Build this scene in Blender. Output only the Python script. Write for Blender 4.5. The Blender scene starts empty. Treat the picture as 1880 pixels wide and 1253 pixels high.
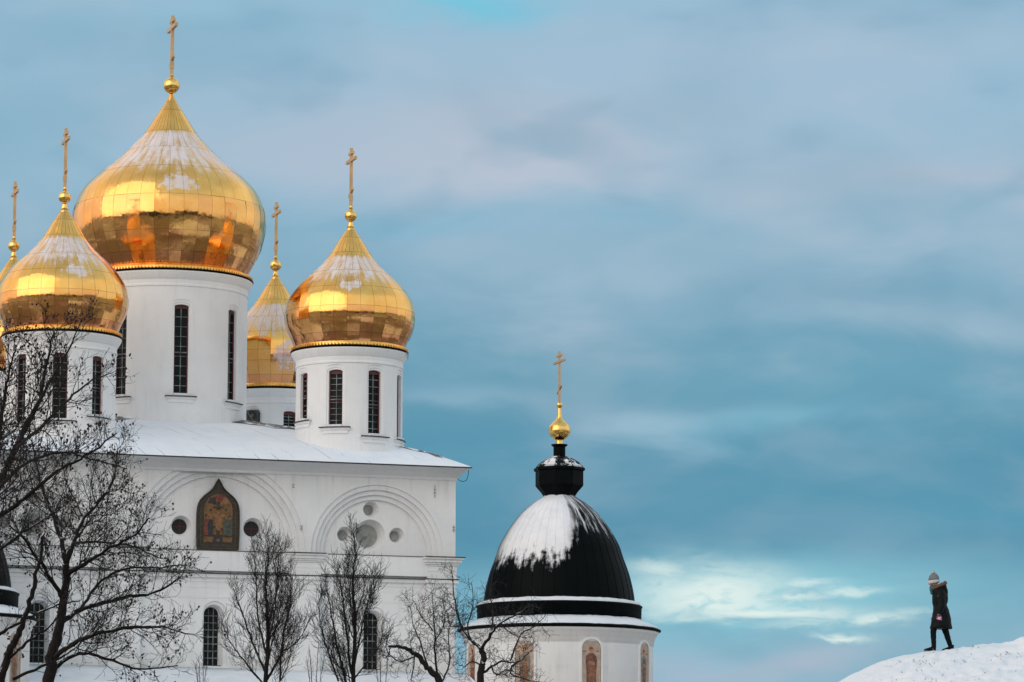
import bpy, bmesh, math, random
from math import sin, cos, pi, radians, sqrt, atan2, exp
from mathutils import Vector, Matrix, Quaternion, noise as mnoise

C = bpy.context.scene.collection
SC = bpy.context.scene

# ------------------------------------------------------------------ camera
F, PITCH, ROLL, CAMZ = 6823.0, 0.1433, -0.0029, 1.7
cd = bpy.data.cameras.new("camera")
cam = bpy.data.objects.new("camera", cd)
C.objects.link(cam)
cd.sensor_width = 36.0
cd.lens = F / 1880.0 * 36.0
cd.clip_start = 0.5
cd.clip_end = 5000
cam.matrix_world = (Matrix.Translation((0, 0, CAMZ)) @ Matrix.Rotation(pi / 2 + PITCH, 4, 'X') @ Matrix.Rotation(-ROLL, 4, 'Z'))
SC.camera = cam

# ------------------------------------------------------------------ node helper
class NT:
    def __init__(self, tree):
        self.t = tree
    def n(self, typ, **kw):
        nd = self.t.nodes.new(typ)
        for k, v in kw.items():
            if k.startswith('i_'):
                self.set(nd.inputs[k[2:].replace('_', ' ')], v)
            elif k.startswith('x') and k[1:].isdigit():
                self.set(nd.inputs[int(k[1:])], v)
            else:
                setattr(nd, k, v)
        return nd
    def set(self, sock, v):
        if isinstance(v, bpy.types.NodeSocket):
            self.t.links.new(v, sock)
        else:
            try:
                sock.default_value = v
            except Exception:
                sock.default_value = (*v, 1.0)
    def math(self, op, a, b=0.0, c=0.0, clamp=False):
        nd = self.n('ShaderNodeMath', operation=op, use_clamp=clamp)
        self.set(nd.inputs[0], a); self.set(nd.inputs[1], b); self.set(nd.inputs[2], c)
        return nd.outputs[0]
    def mix(self, f, a, b, blend='MIX'):
        nd = self.n('ShaderNodeMix', data_type='RGBA', blend_type=blend)
        self.set(nd.inputs[0], f); self.set(nd.inputs[6], a); self.set(nd.inputs[7], b)
        return nd.outputs[2]
    def ramp(self, f, stops, interp='EASE'):
        nd = self.n('ShaderNodeValToRGB')
        cr = nd.color_ramp
        cr.interpolation = interp
        while len(cr.elements) < len(stops):
            cr.elements.new(0.5)
        for el, (p, col) in zip(cr.elements, stops):
            el.position = p
            el.color = (*col, 1) if not isinstance(col, (int, float)) else (col, col, col, 1)
        self.set(nd.inputs[0], f)
        return nd.outputs[0]
    def noise(self, vec, scale, detail=4, rough=0.55, dist=0.0):
        nd = self.n('ShaderNodeTexNoise')
        self.set(nd.inputs['Vector'], vec)
        nd.inputs['Scale'].default_value = scale
        nd.inputs['Detail'].default_value = detail
        nd.inputs['Roughness'].default_value = rough
        nd.inputs['Distortion'].default_value = dist
        return nd.outputs[0]
    def comb(self, x, y, z):
        nd = self.n('ShaderNodeCombineXYZ')
        for i, v in enumerate((x, y, z)):
            self.set(nd.inputs[i], v)
        return nd.outputs[0]
    def sep(self, v):
        nd = self.n('ShaderNodeSeparateXYZ')
        self.set(nd.inputs[0], v)
        return nd.outputs[0], nd.outputs[1], nd.outputs[2]
    def smooth(self, v, a, b, lo=0.0, hi=1.0):
        nd = self.n('ShaderNodeMapRange', interpolation_type='SMOOTHSTEP')
        self.set(nd.inputs[0], v)
        for i, q in ((1, a), (2, b), (3, lo), (4, hi)):
            self.set(nd.inputs[i], q)
        return nd.outputs[0]

def srgb(r, g, b):
    f = lambda c: (c / 255 / 12.92) if c / 255 <= .04045 else ((c / 255 + .055) / 1.055) ** 2.4
    return (f(r), f(g), f(b))

# ------------------------------------------------------------------ world / sky
SUN_AZ, SUN_EL = radians(228), radians(24)       # behind the viewer, a little to the left
world = bpy.data.worlds.new("World")
SC.world = world
world.use_nodes = True
W = NT(world.node_tree)
world.node_tree.nodes.clear()
gen = W.n('ShaderNodeTexCoord').outputs['Generated']
dx, dy, dz = W.sep(gen)
elev = W.math('MULTIPLY', W.math('ARCSINE', dz), 57.2958)
azim = W.math('MULTIPLY', W.math('ARCTAN2', dx, dy), 57.2958)
def blob(px, py, sx, sy, wob=None, tilt=0.0, pw=2.0):
    """soft patch of cloud around one direction of the sky (azimuth, elevation), sizes in 1/119 degree"""
    a0, e0 = (px - 940) / 119.1, (1610 - py) / 119.1
    ea = W.math('ADD', elev, wob) if wob is not None else elev
    da = W.math('SUBTRACT', azim, a0)
    if tilt: ea = W.math('SUBTRACT', ea, W.math('MULTIPLY', da, tilt))
    qa = W.math('POWER', W.math('ABSOLUTE', W.math('DIVIDE', da, sx / 119.1)), pw)
    qe = W.math('POWER', W.math('ABSOLUTE', W.math('DIVIDE', W.math('SUBTRACT', ea, e0), sy / 119.1)), pw)
    return W.math('EXPONENT', W.math('MULTIPLY', W.math('ADD', qa, qe), -1.0))
n_big = W.noise(W.comb(W.math('MULTIPLY', azim, 0.16), W.math('MULTIPLY', elev, 0.36), 0.0), 1.0, 3, 0.5, 0.3)
n_mid = W.noise(W.comb(W.math('MULTIPLY', azim, 0.30), W.math('MULTIPLY', elev, 0.80), 1.0), 1.0, 5, 0.55, 0.5)
n_fine = W.noise(W.comb(W.math('MULTIPLY', azim, 0.85), W.math('MULTIPLY', elev, 3.0), 3.0), 1.0, 5, 0.55, 0.5)
wob = W.math('ADD', W.math('MULTIPLY', W.math('SUBTRACT', n_big, 0.5), 2.4), W.math('MULTIPLY', W.math('SUBTRACT', n_mid, 0.5), 1.0))
# vertical run of the overcast in front (elevation in degrees / 16)
ew = W.math('DIVIDE', W.math('ADD', elev, W.math('MULTIPLY', wob, 0.35)), 16.0)
front = W.ramp(ew, [(0.10, srgb(150, 176, 198)), (0.20, srgb(138, 182, 204)), (0.265, srgb(104, 168, 193)),
                    (0.325, srgb(64, 136, 167)), (0.40, srgb(72, 142, 171)), (0.47, srgb(92, 151, 176)),
                    (0.53, srgb(110, 161, 185)), (0.61, srgb(142, 180, 202)), (0.70, srgb(150, 188, 210)),
                    (0.80, srgb(156, 191, 213)), (0.90, srgb(148, 190, 213)), (1.0, srgb(138, 190, 214))])
for (px, py, sx, sy, a, c) in [(1350, 120, 620, 110, .55, (168, 193, 215)), (930, 270, 420, 88, 1.0, (186, 197, 213)), (560, 250, 260, 70, .55, (176, 192, 210)),
                               (1730, 365, 330, 62, .90, (180, 193, 209)), (1400, 340, 220, 50, .45, (172, 191, 210)), (880, 415, 420, 34, .60, (130, 182, 207)), (1080, 525, 330, 62, .75, (160, 188, 208)),
                               (1690, 590, 260, 42, .70, (164, 190, 209)), (1380, 610, 230, 40, .35, (150, 184, 205)), (1600, 715, 420, 45, .55, (106, 166, 190)), (1190, 790, 150, 36, .95, (152, 184, 204)), (1420, 800, 200, 36, .75, (126, 184, 205)),
                               (830, 735, 150, 26, .55, (146, 182, 203)), (1350, 930, 700, 70, .45, (80, 145, 173)), (1600, 880, 150, 26, .35, (120, 168, 190)), (1250, 668, 700, 30, .45, (104, 162, 187)), (1760, 960, 260, 60, .55, (74, 150, 180)), (1250, 1238, 190, 24, .60, (164, 184, 206)), (1500, 1236, 130, 26, .80, (176, 186, 206)),
                               (860, 4, 150, 30, .85, (118, 200, 224)), (330, 60, 300, 80, .4, (140, 190, 212))]:
    m = W.math('MULTIPLY', blob(px, py, sx, sy, wob), W.math('MULTIPLY', W.smooth(n_mid, .22, .52, .55, 1.15), a), clamp=True)
    front = W.mix(m, front, srgb(*c))
# soft modelling of the cloud deck
n_puff = W.noise(W.comb(W.math('MULTIPLY', azim, 0.42), W.math('MULTIPLY', elev, 0.85), 7.0), 1.0, 3, 0.45, 0.2)
hi_ = W.smooth(elev, 5.0, 8.5, .5, 1.0)
front = W.mix(W.math('MULTIPLY', W.smooth(n_mid, .46, .74, 0.0, .26), hi_), front, srgb(180, 195, 211))
front = W.mix(W.smooth(n_big, .54, .34, 0.0, .30), front, srgb(98, 158, 184))
front = W.mix(W.math('MULTIPLY', W.smooth(n_puff, .48, .72, 0.0, .26), hi_), front, srgb(182, 196, 212))
front = W.mix(W.smooth(n_puff, .48, .28, 0.0, .24), front, srgb(84, 146, 174))
# the opening above the horizon, lit from beyond
wf = W.math('MULTIPLY', W.math('SUBTRACT', n_fine, .5), .45)
wm_ = W.math('ADD', wf, W.math('MULTIPLY', wob, .12))
n_cl = W.noise(W.comb(W.math('MULTIPLY', azim, 1.9), W.math('MULTIPLY', elev, 4.6), 11.0), 1.0, 4, 0.55, 0.4)
halo = blob(1390, 1102, 300, 66, wm_)
front = W.mix(W.math('MULTIPLY', halo, W.smooth(n_fine, .20, .60, .45, 1.0)), front, srgb(142, 208, 222))
edge = W.smooth(W.math('ADD', elev, W.math('MULTIPLY', wf, .6)), (1610 - 1153) / 119.1, (1610 - 1141) / 119.1)
core = W.math('MULTIPLY', blob(1310, 1100, 140, 50, W.math('ADD', wm_, W.math('MULTIPLY', W.math('SUBTRACT', n_cl, .5), .5)), 0.0, 2.4), edge)
core2 = W.math('MULTIPLY', blob(1400, 1135, 190, 16, wm_, -.03), edge)
sol = W.math('MAXIMUM', core, core2)
for (px, py, sx, sy, tl, a) in [(1215, 1050, 60, 16, -.10, .7), (1480, 1078, 55, 11, .02, .7), (1560, 1090, 55, 8, .05, .7), (1440, 1106, 95, 8, .09, .75), (1600, 1140, 65, 9, .03, .8), (1545, 1175, 45, 7, -.03, .9), (1660, 1131, 60, 8, .02, .4), (1480, 1150, 90, 9, .02, .4)]:
    sol = W.math('MAXIMUM', sol, W.math('MULTIPLY', blob(px, py, sx, sy, W.math('ADD', W.math('MULTIPLY', wf, .4), W.math('MULTIPLY', W.math('SUBTRACT', n_cl, .5), .28)), tl), a))
sol = W.math('MULTIPLY', sol, W.smooth(n_cl, .28, .52, .45, 1.0), clamp=True)
front = W.mix(W.math('MULTIPLY', sol, 1.0), front, srgb(226, 242, 238))
# the rest of the sky: brighter, warmer cloud behind the viewer, dimmer overhead
rest = W.ramp(W.math('DIVIDE', elev, 90.0), [(0.0, (1.18, .94, .80)), (0.10, (1.25, 1.06, .95)), (0.36, (1.18, 1.10, 1.06)), (0.60, (.70, .78, .86)), (1.0, (.46, .56, .65))])
rest = W.mix(1.0, rest, W.mix(W.smooth(dx, -.6, .6), (1.04, .99, .94), (.80, .93, 1.0)), 'MULTIPLY')
cl2 = W.noise(gen, 3.0, 5, 0.55, 0.5)
rest = W.mix(W.smooth(cl2, .36, .62, .0, .45), rest, (.60, .66, .74))
hid = W.math('ADD', W.math('MULTIPLY', W.smooth(dy, .55, .93), W.smooth(elev, 40.0, 18.0)), 0.0, clamp=True)
clouds = W.mix(hid, rest, front)
sky = W.n('ShaderNodeTexSky', sky_type='NISHITA', sun_disc=False)
sky.sun_elevation = SUN_EL
sky.sun_rotation = SUN_AZ
nish = W.mix(1.0, sky.outputs[0], (.10, .10, .10), 'MULTIPLY')
col = W.mix(W.smooth(cl2, .62, .50, .0, .10), clouds, nish)
bg = W.n('ShaderNodeBackground')
W.set(bg.inputs[0], col)
bg.inputs[1].default_value = 1.0
W.t.links.new(bg.outputs[0], W.n('ShaderNodeOutputWorld').inputs[0])

# ------------------------------------------------------------------ sun, exposure
sl = bpy.data.lights.new("sun", 'SUN')
sl.energy = 1.15
sl.angle = radians(75)
sl.color = (1.0, .90, .80)
sun = bpy.data.objects.new("sun", sl)
C.objects.link(sun)
sdir = Vector((sin(SUN_AZ) * cos(SUN_EL), cos(SUN_AZ) * cos(SUN_EL), sin(SUN_EL)))
sun.rotation_euler = sdir.to_track_quat('Z', 'Y').to_euler()
sun.location = (0, 0, 60)
SC.view_settings.view_transform = 'Standard'
SC.view_settings.look = 'None'
SC.view_settings.exposure = 0.0
SC.view_settings.gamma = 1.0
SC.cycles.max_bounces = 6
SC.cycles.use_denoising = True

# ------------------------------------------------------------------ measuring helpers
_c, _s = cos(PITCH), sin(PITCH)
def ray(px, py):
    x, y = px - 940, py - 626.5
    cr, sr = cos(-ROLL), sin(-ROLL)
    x, y = cr * x - sr * y, sr * x + cr * y
    return Vector((x / F, _c + y / F * _s, _s - y / F * _c))
def at(px, py, Y):
    v = ray(px, py)
    return Vector((0, 0, CAMZ)) + v * (Y / v.y)
TH = 0.3135
CX, CY = -13.827, 150.0
D, E_ = 5.756, 8.184
def to_world(l):
    return Vector((CX + cos(TH) * l[0] - sin(TH) * l[1], CY + sin(TH) * l[0] + cos(TH) * l[1], l[2]))
def facade(px, py, ly=-E_):
    v = ray(px, py)
    a = sin(TH) * CX - cos(TH) * CY
    b = -sin(TH) * v.x + cos(TH) * v.y
    P = Vector((0, 0, CAMZ)) + v * ((ly - a) / b)
    X, Y = P.x - CX, P.y - CY
    return cos(TH) * X + sin(TH) * Y, P.z
def z_at(wx, wy, py):            # height seen at image row py above the ground point (wx, wy)
    lo, hi = -5.0, 80.0
    for _ in range(40):
        m = (lo + hi) / 2
        dep = wy * _c + (m - CAMZ) * _s
        up = -wy * _s + (m - CAMZ) * _c
        y = 626.5 - F * up / dep + sin(ROLL) * F * wx / dep
        if y > py: lo = m
        else: hi = m
    return (lo + hi) / 2

# ------------------------------------------------------------------ materials
MATS = {}
def mat(name):
    m = bpy.data.materials.new(name)
    m.use_nodes = True
    m.node_tree.nodes.clear()
    t = NT(m.node_tree)
    out = t.n('ShaderNodeOutputMaterial')
    MATS[name] = m
    return m, t, out
def bsdf(t, color, rough=.6, metal=0.0, normal=None, spec=None):
    p = t.n('ShaderNodeBsdfPrincipled')
    t.set(p.inputs['Base Color'], color)
    t.set(p.inputs['Roughness'], rough)
    t.set(p.inputs['Metallic'], metal)
    if spec is not None:
        t.set(p.inputs['Specular IOR Level'], spec)
    if normal is not None:
        t.set(p.inputs['Normal'], normal)
    return p.outputs[0]
def bump(t, h, strength=.3, dist=.02):
    b = t.n('ShaderNodeBump')
    b.inputs['Strength'].default_value = strength
    b.inputs['Distance'].default_value = dist
    t.set(b.inputs['Height'], h)
    return b.outputs[0]
def simple(name, col, rough=.6, metal=0.0, var=.25, scale=3.0, bmp=0.0):
    m, t, o = mat(name)
    v = t.n('ShaderNodeTexCoord').outputs['Object']
    n = t.noise(v, scale, 5)
    c = t.mix(t.smooth(n, .3, .7), tuple(x * (1 - var) for x in col), tuple(min(1, x * (1 + var)) for x in col))
    nm = bump(t, n, bmp, .03) if bmp else None
    t.t.links.new(bsdf(t, c, rough, metal, nm), o.inputs[0])
    return m

def make_plaster(name='white_limewash', ledges=((14.04, .55), (13.18, .70), (17.10, .9)), foot_amt=.5):
    m, t, o = mat(name)
    v = t.n('ShaderNodeTexCoord').outputs['Object']
    x, y, z = t.sep(v)
    big = t.noise(v, .5, 6, .6)
    streak = t.noise(t.comb(t.math('MULTIPLY', t.math('ADD', x, y), 3.2), t.math('MULTIPLY', t.math('SUBTRACT', y, x), 3.2), t.math('MULTIPLY', z, .35)), 1.0, 5, .6)
    fine = t.noise(v, 9, 6, .65)
    c = t.mix(t.smooth(big, .35, .7), (.83, .845, .85), (.76, .785, .80))
    c = t.mix(t.smooth(streak, .50, .72, 0, .24), c, (.60, .60, .58))
    patch = t.noise(v, 1.3, 3, .5, 1.2)
    c = t.mix(t.smooth(patch, .60, .63, 0, .35), c, (.84, .84, .83))
    # drip stains under the two ledges and under the eaves
    for zl, ln in ledges:
        k = t.math('MULTIPLY', t.smooth(z, zl - ln, zl), t.math('LESS_THAN', z, zl))
        c = t.mix(t.math('MULTIPLY', k, t.smooth(streak, .48, .68, 0, .18)), c, (.50, .50, .48))
    foot = t.math('MULTIPLY', t.smooth(z, 10.6, 9.5), t.smooth(big, .35, .6, .1 * foot_amt, foot_amt))
    c = t.mix(foot, c, (.52, .51, .47))
    c = t.mix(t.smooth(fine, .60, .75, 0, .30), c, (.58, .57, .54))
    br = t.n('ShaderNodeTexBrick')
    t.set(br.inputs['Vector'], t.comb(t.math('ADD', x, y), z, 0.0))
    br.inputs['Scale'].default_value = 1.0
    br.inputs['Brick Width'].default_value = .30
    br.inputs['Row Height'].default_value = .092
    br.inputs['Mortar Size'].default_value = .008
    br.inputs['Mortar Smooth'].default_value = .8
    h = t.math('ADD', t.math('MULTIPLY', br.outputs['Fac'], -.55), t.math('ADD', fine, t.math('MULTIPLY', big, 2.0)))
    t.t.links.new(bsdf(t, c, .85, 0, bump(t, h, .35, .018), .2), o.inputs[0])
    return m

def make_snow():
    m, t, o = mat('snow')
    v = t.n('ShaderNodeTexCoord').outputs['Object']
    n1 = t.noise(v, 1.3, 6, .6)
    n2 = t.noise(v, 14, 4, .6)
    c = t.mix(t.smooth(n1, .3, .7), (.66, .715, .775), (.75, .785, .82))
    h = t.math('ADD', n1, t.math('MULTIPLY', n2, .25))
    t.t.links.new(bsdf(t, c, .75, 0, bump(t, h, .6, .06), .25), o.inputs[0])
    return m

def make_roof_snow():
    m, t, o = mat('roof_snow')
    v = t.n('ShaderNodeTexCoord').outputs['Object']
    x, y, z = t.sep(v)
    n1 = t.noise(v, 1.0, 6, .6)
    n2 = t.noise(v, 6, 5, .6)
    # wind-bared steel: thin lines along the standing seams and a few scoured patches
    xs = t.math('ADD', t.math('MULTIPLY', t.math('ADD', x, t.math('MULTIPLY', y, .28)), 1.35), t.math('MULTIPLY', t.math('SUBTRACT', n2, .5), .10))
    seam = t.smooth(t.math('ABSOLUTE', t.math('SUBTRACT', t.math('FRACT', xs), .5)), .035, .0)
    patch = t.smooth(t.noise(t.comb(t.math('MULTIPLY', x, .8), t.math('MULTIPLY', y, .5), 4.0), 1.0, 4, .6), .50, .64)
    k = t.math('MULTIPLY', seam, t.math('MULTIPLY', patch, .75))
    c = t.mix(t.smooth(n1, .3, .7), (.70, .765, .84), (.77, .815, .865))
    c = t.mix(k, c, (.11, .12, .125))
    h = t.math('ADD', n1, t.math('ADD', t.math('MULTIPLY', n2, .3), t.math('MULTIPLY', seam, .12)))
    t.t.links.new(bsdf(t, c, .75, 0, bump(t, h, .55, .06), .25), o.inputs[0])
    return m

def make_gold(name, zlo, zhi, front_ang, zp=None, amount=1.0):
    """gilded sheet; blown snow lies on the shoulder between heights zlo and zhi"""
    m, t, o = mat(name)
    v = t.n('ShaderNodeTexCoord').outputs['Object']
    x, y, z = t.sep(v)
    ang = t.math('ARCTAN2', t.math('ADD', t.math('MULTIPLY', x, cos(front_ang)), t.math('MULTIPLY', y, sin(front_ang))),
                 t.math('ADD', t.math('MULTIPLY', x, sin(front_ang)), t.math('MULTIPLY', y, -cos(front_ang))))
    wv = t.noise(v, .9, 3, .5)
    col = t.mix(t.smooth(t.noise(v, 1.7, 5, .6), .3, .7), (1.0, .59, .165), (.95, .50, .115))
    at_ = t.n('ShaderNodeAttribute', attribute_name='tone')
    col = t.mix(at_.outputs['Fac'], col, (.84, .34, .17))  # reddish reflection mixed into the gilding's colour, strongest on the low sheets
    spots = t.smooth(t.noise(v, 11, 3, .5), .70, .76, 0, .45)
    col = t.mix(spots, col, (.34, .20, .05))
    g = bsdf(t, col, t.smooth(t.noise(v, 3.1, 4, .6), .3, .7, .09, .20), 1.0, bump(t, t.math('ADD', wv, t.math('MULTIPLY', t.noise(v, 2.6, 2, .5), .25)), .30, .10))
    if amount <= 0:
        t.t.links.new(g, o.inputs[0]); return m
    st = t.noise(t.comb(t.math('MULTIPLY', ang, 9.0), t.math('MULTIPLY', z, 1.1), 0.0), 1.0, 6, .62)
    sp = t.noise(v, 2.6, 6, .68)
    band = t.math('MULTIPLY', t.smooth(z, zhi + .10, zhi - .15), t.smooth(z, zlo - .65, zlo + .60))
    side = t.smooth(t.math('ABSOLUTE', t.math('SUBTRACT', ang, .12)), 1.6, .2, .55, 1.0)
    a = t.math('MULTIPLY', t.math('MULTIPLY', band, side), 1.0)
    val = t.math('ADD', t.math('MULTIPLY', a, .62), t.math('MULTIPLY', t.math('SUBTRACT', t.math('ADD', t.math('MULTIPLY', st, 1.4), t.math('MULTIPLY', sp, .6)), 1.0), 1.15))
    k1 = t.math('MULTIPLY', t.smooth(val, .08, .62), t.smooth(band, .02, .3))
    if zp:
        pa, pz, wa, wz = zp
        q = t.math('ADD', t.math('POWER', t.math('ABSOLUTE', t.math('DIVIDE', t.math('SUBTRACT', ang, pa), wa)), 2.0),
                   t.math('POWER', t.math('ABSOLUTE', t.math('DIVIDE', t.math('SUBTRACT', z, pz), wz)), 2.0))
        b = t.math('EXPONENT', t.math('MULTIPLY', q, -1.0))
        k2 = t.smooth(t.math('ADD', b, t.math('MULTIPLY', t.math('SUBTRACT', t.math('ADD', t.math('MULTIPLY', sp, .6), t.math('MULTIPLY', st, .4)), .5), 3.0)), .42, .74)
        k2 = t.math('MULTIPLY', k2, t.smooth(b, .08, .3))
        k1 = t.math('MAXIMUM', k1, k2)
    k1 = t.math('MULTIPLY', k1, t.math('MULTIPLY', t.smooth(t.math('ADD', st, t.math('MULTIPLY', sp, .6)), .55, 1.0, .38, .86), amount))
    s = bsdf(t, (.72, .69, .75), .7)
    mx = t.n('ShaderNodeMixShader')
    t.set(mx.inputs[0], k1); t.set(mx.inputs[1], g); t.set(mx.inputs[2], s)
    t.t.links.new(mx.outputs[0], o.inputs[0])
    return m

def make_black_dome(name, front_ang, zb, zt):
    m, t, o = mat(name)
    v = t.n('ShaderNodeTexCoord').outputs['Object']
    x, y, z = t.sep(v)
    ang = t.math('ARCTAN2', t.math('ADD', t.math('MULTIPLY', x, cos(front_ang)), t.math('MULTIPLY', y, sin(front_ang))),
                 t.math('ADD', t.math('MULTIPLY', x, sin(front_ang)), t.math('MULTIPLY', y, -cos(front_ang))))
    n = t.noise(v, 1.6, 6, .65)
    st = t.noise(t.comb(t.math('MULTIPLY', ang, 11.0), t.math('MULTIPLY', z, .9), 0.0), 1.0, 6, .65)
    black = t.mix(n, (.0008, .0020, .0023), (.0026, .0046, .0052))
    g = bsdf(t, black, .45, 0, bump(t, n, .1, .03), .05)
    h = t.math('DIVIDE', t.math('SUBTRACT', z, zb), zt - zb)      # 0 at the dome's foot, 1 at the top
    # the snow field reaches down in front and on the left, thins out to the right
    lim = t.smooth(ang, .02, .42, .37, .66)
    e1 = t.math('ADD', t.math('SUBTRACT', h, lim), t.math('MULTIPLY', t.math('SUBTRACT', t.math('ADD', t.math('MULTIPLY', st, 1.3), t.math('MULTIPLY', t.noise(v, 4.0, 6, .68), .8)), 1.05), .40))
    k = t.smooth(e1, -.045, .10)
    thin = t.smooth(t.math('ADD', ang, t.math('MULTIPLY', t.math('SUBTRACT', n, .5), .5)), .10, .42)
    str_ = t.smooth(t.math('ADD', st, t.math('MULTIPLY', h, .35)), .72, .98)
    k = t.math('MULTIPLY', k, t.math('ADD', t.math('SUBTRACT', 1.0, thin), t.math('MULTIPLY', thin, str_)), clamp=True)
    k = t.math('MULTIPLY', k, t.smooth(ang, -1.55, -1.0, .15, 1.0))
    k = t.math('MULTIPLY', k, t.smooth(t.math('ADD', st, t.math('MULTIPLY', h, .9)), .60, .85, .55, 1.0))
    s = bsdf(t, t.mix(t.smooth(n, .3, .7), (.72, .75, .80), (.84, .85, .87)), .75)
    mx = t.n('ShaderNodeMixShader')
    t.set(mx.inputs[0], k); t.set(mx.inputs[1], g); t.set(mx.inputs[2], s)
    t.t.links.new(mx.outputs[0], o.inputs[0])
    return m

def make_dusted(name, base, amount=.5):
    """dark sheet metal with a dusting of snow on faces that look up"""
    m, t, o = mat(name)
    v = t.n('ShaderNodeTexCoord').outputs['Object']
    ge = t.n('ShaderNodeNewGeometry')
    up = t.sep(ge.outputs['Normal'])[2]
    n = t.noise(v, 3.0, 6, .65)
    g = bsdf(t, t.mix(n, tuple(c * .7 for c in base), tuple(c * 1.4 for c in base)), .5, 0, None, .12)
    k = t.math('MULTIPLY', t.smooth(up, .35, .75), t.smooth(n, .62 - amount * .35, .70 - amount * .35))
    mx = t.n('ShaderNodeMixShader')
    t.set(mx.inputs[0], k); t.set(mx.inputs[1], g); t.set(mx.inputs[2], bsdf(t, (.80, .82, .86), .75))
    t.t.links.new(mx.outputs[0], o.inputs[0])
    return m

def make_bark(name, base, snow):
    m, t, o = mat(name)
    v = t.n('ShaderNodeTexCoord').outputs['Object']
    ge = t.n('ShaderNodeNewGeometry')
    nx, ny, up = t.sep(ge.outputs['Normal'])
    n = t.noise(v, 5.0, 5, .6)
    n2 = t.noise(v, 22.0, 4, .6)
    c = t.mix(n2, tuple(q * .55 for q in base), tuple(q * 1.6 for q in base))
    k = t.math('MULTIPLY', t.smooth(t.math('SUBTRACT', up, t.math('MULTIPLY', nx, .25)), .25, .7), t.smooth(n, .52, .60))
    c = t.mix(t.math('MULTIPLY', k, snow), c, (.78, .81, .86))
    t.t.links.new(bsdf(t, c, .9, 0, bump(t, n2, .6, .02), .15), o.inputs[0])
    return m

def make_glass(name, tint=(.004, .006, .006)):
    m, t, o = mat(name)
    v = t.n('ShaderNodeTexCoord').outputs['Object']
    n = t.noise(v, 2.5, 3)
    t.t.links.new(bsdf(t, t.mix(n, tint, tuple(q * 3 for q in tint)), t.smooth(n, .3, .7, .2, .4), 0, bump(t, t.noise(v, 3.5, 2), .12, .05), .10), o.inputs[0])
    return m

M_PL2 = make_plaster('chapel_limewash', ((9.75, .5),), 0.0)
M_PL, M_SNOW, M_RSNOW = make_plaster(), make_snow(), make_roof_snow()
M_DARK = simple('dark_sheet_metal', (.0025, .0042, .0047), .55, 0, .3)
M_DARK.node_tree.nodes['Principled BSDF'].inputs['Specular IOR Level'].default_value = .05
M_BARE = make_dusted('bare_roof_steel', (.10, .11, .115), .35)
M_LEDGE = simple('ledge_flashing', (.030, .032, .033), .5, 0, .4, 6)
M_RED = simple('oxblood_paint', (.085, .014, .018), .5, 0, .3, 5)
M_MUNT = simple('pale_glazing_bar', (.17, .19, .19), .6, 0, .75, 2.2)
M_GLASS = make_glass('window_glass')
M_HOLE = simple('dark_shutter', (.010, .007, .007), .6, 0, .4, 4)
M_DUST = simple('grey_infill', (.33, .34, .325), .8, 0, .2, 3, .2)
M_GCROSS = simple('aged_gilding', (.60, .40, .20), .42, .65, .12, 2)
M_CHG = simple('bright_gilding', (.92, .57, .17), .2, 1.0, .12, 5)
M_LACE = simple('gilded_lace', (.88, .54, .15), .3, 1.0, .15, 8)
M_JOINT = simple('gilded_joint', (.20, .10, .03), .45, .8, .3, 6)
M_COPPER = simple('coppery_gilding', (.80, .36, .15), .26, 1.0, .2, 4)

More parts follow.
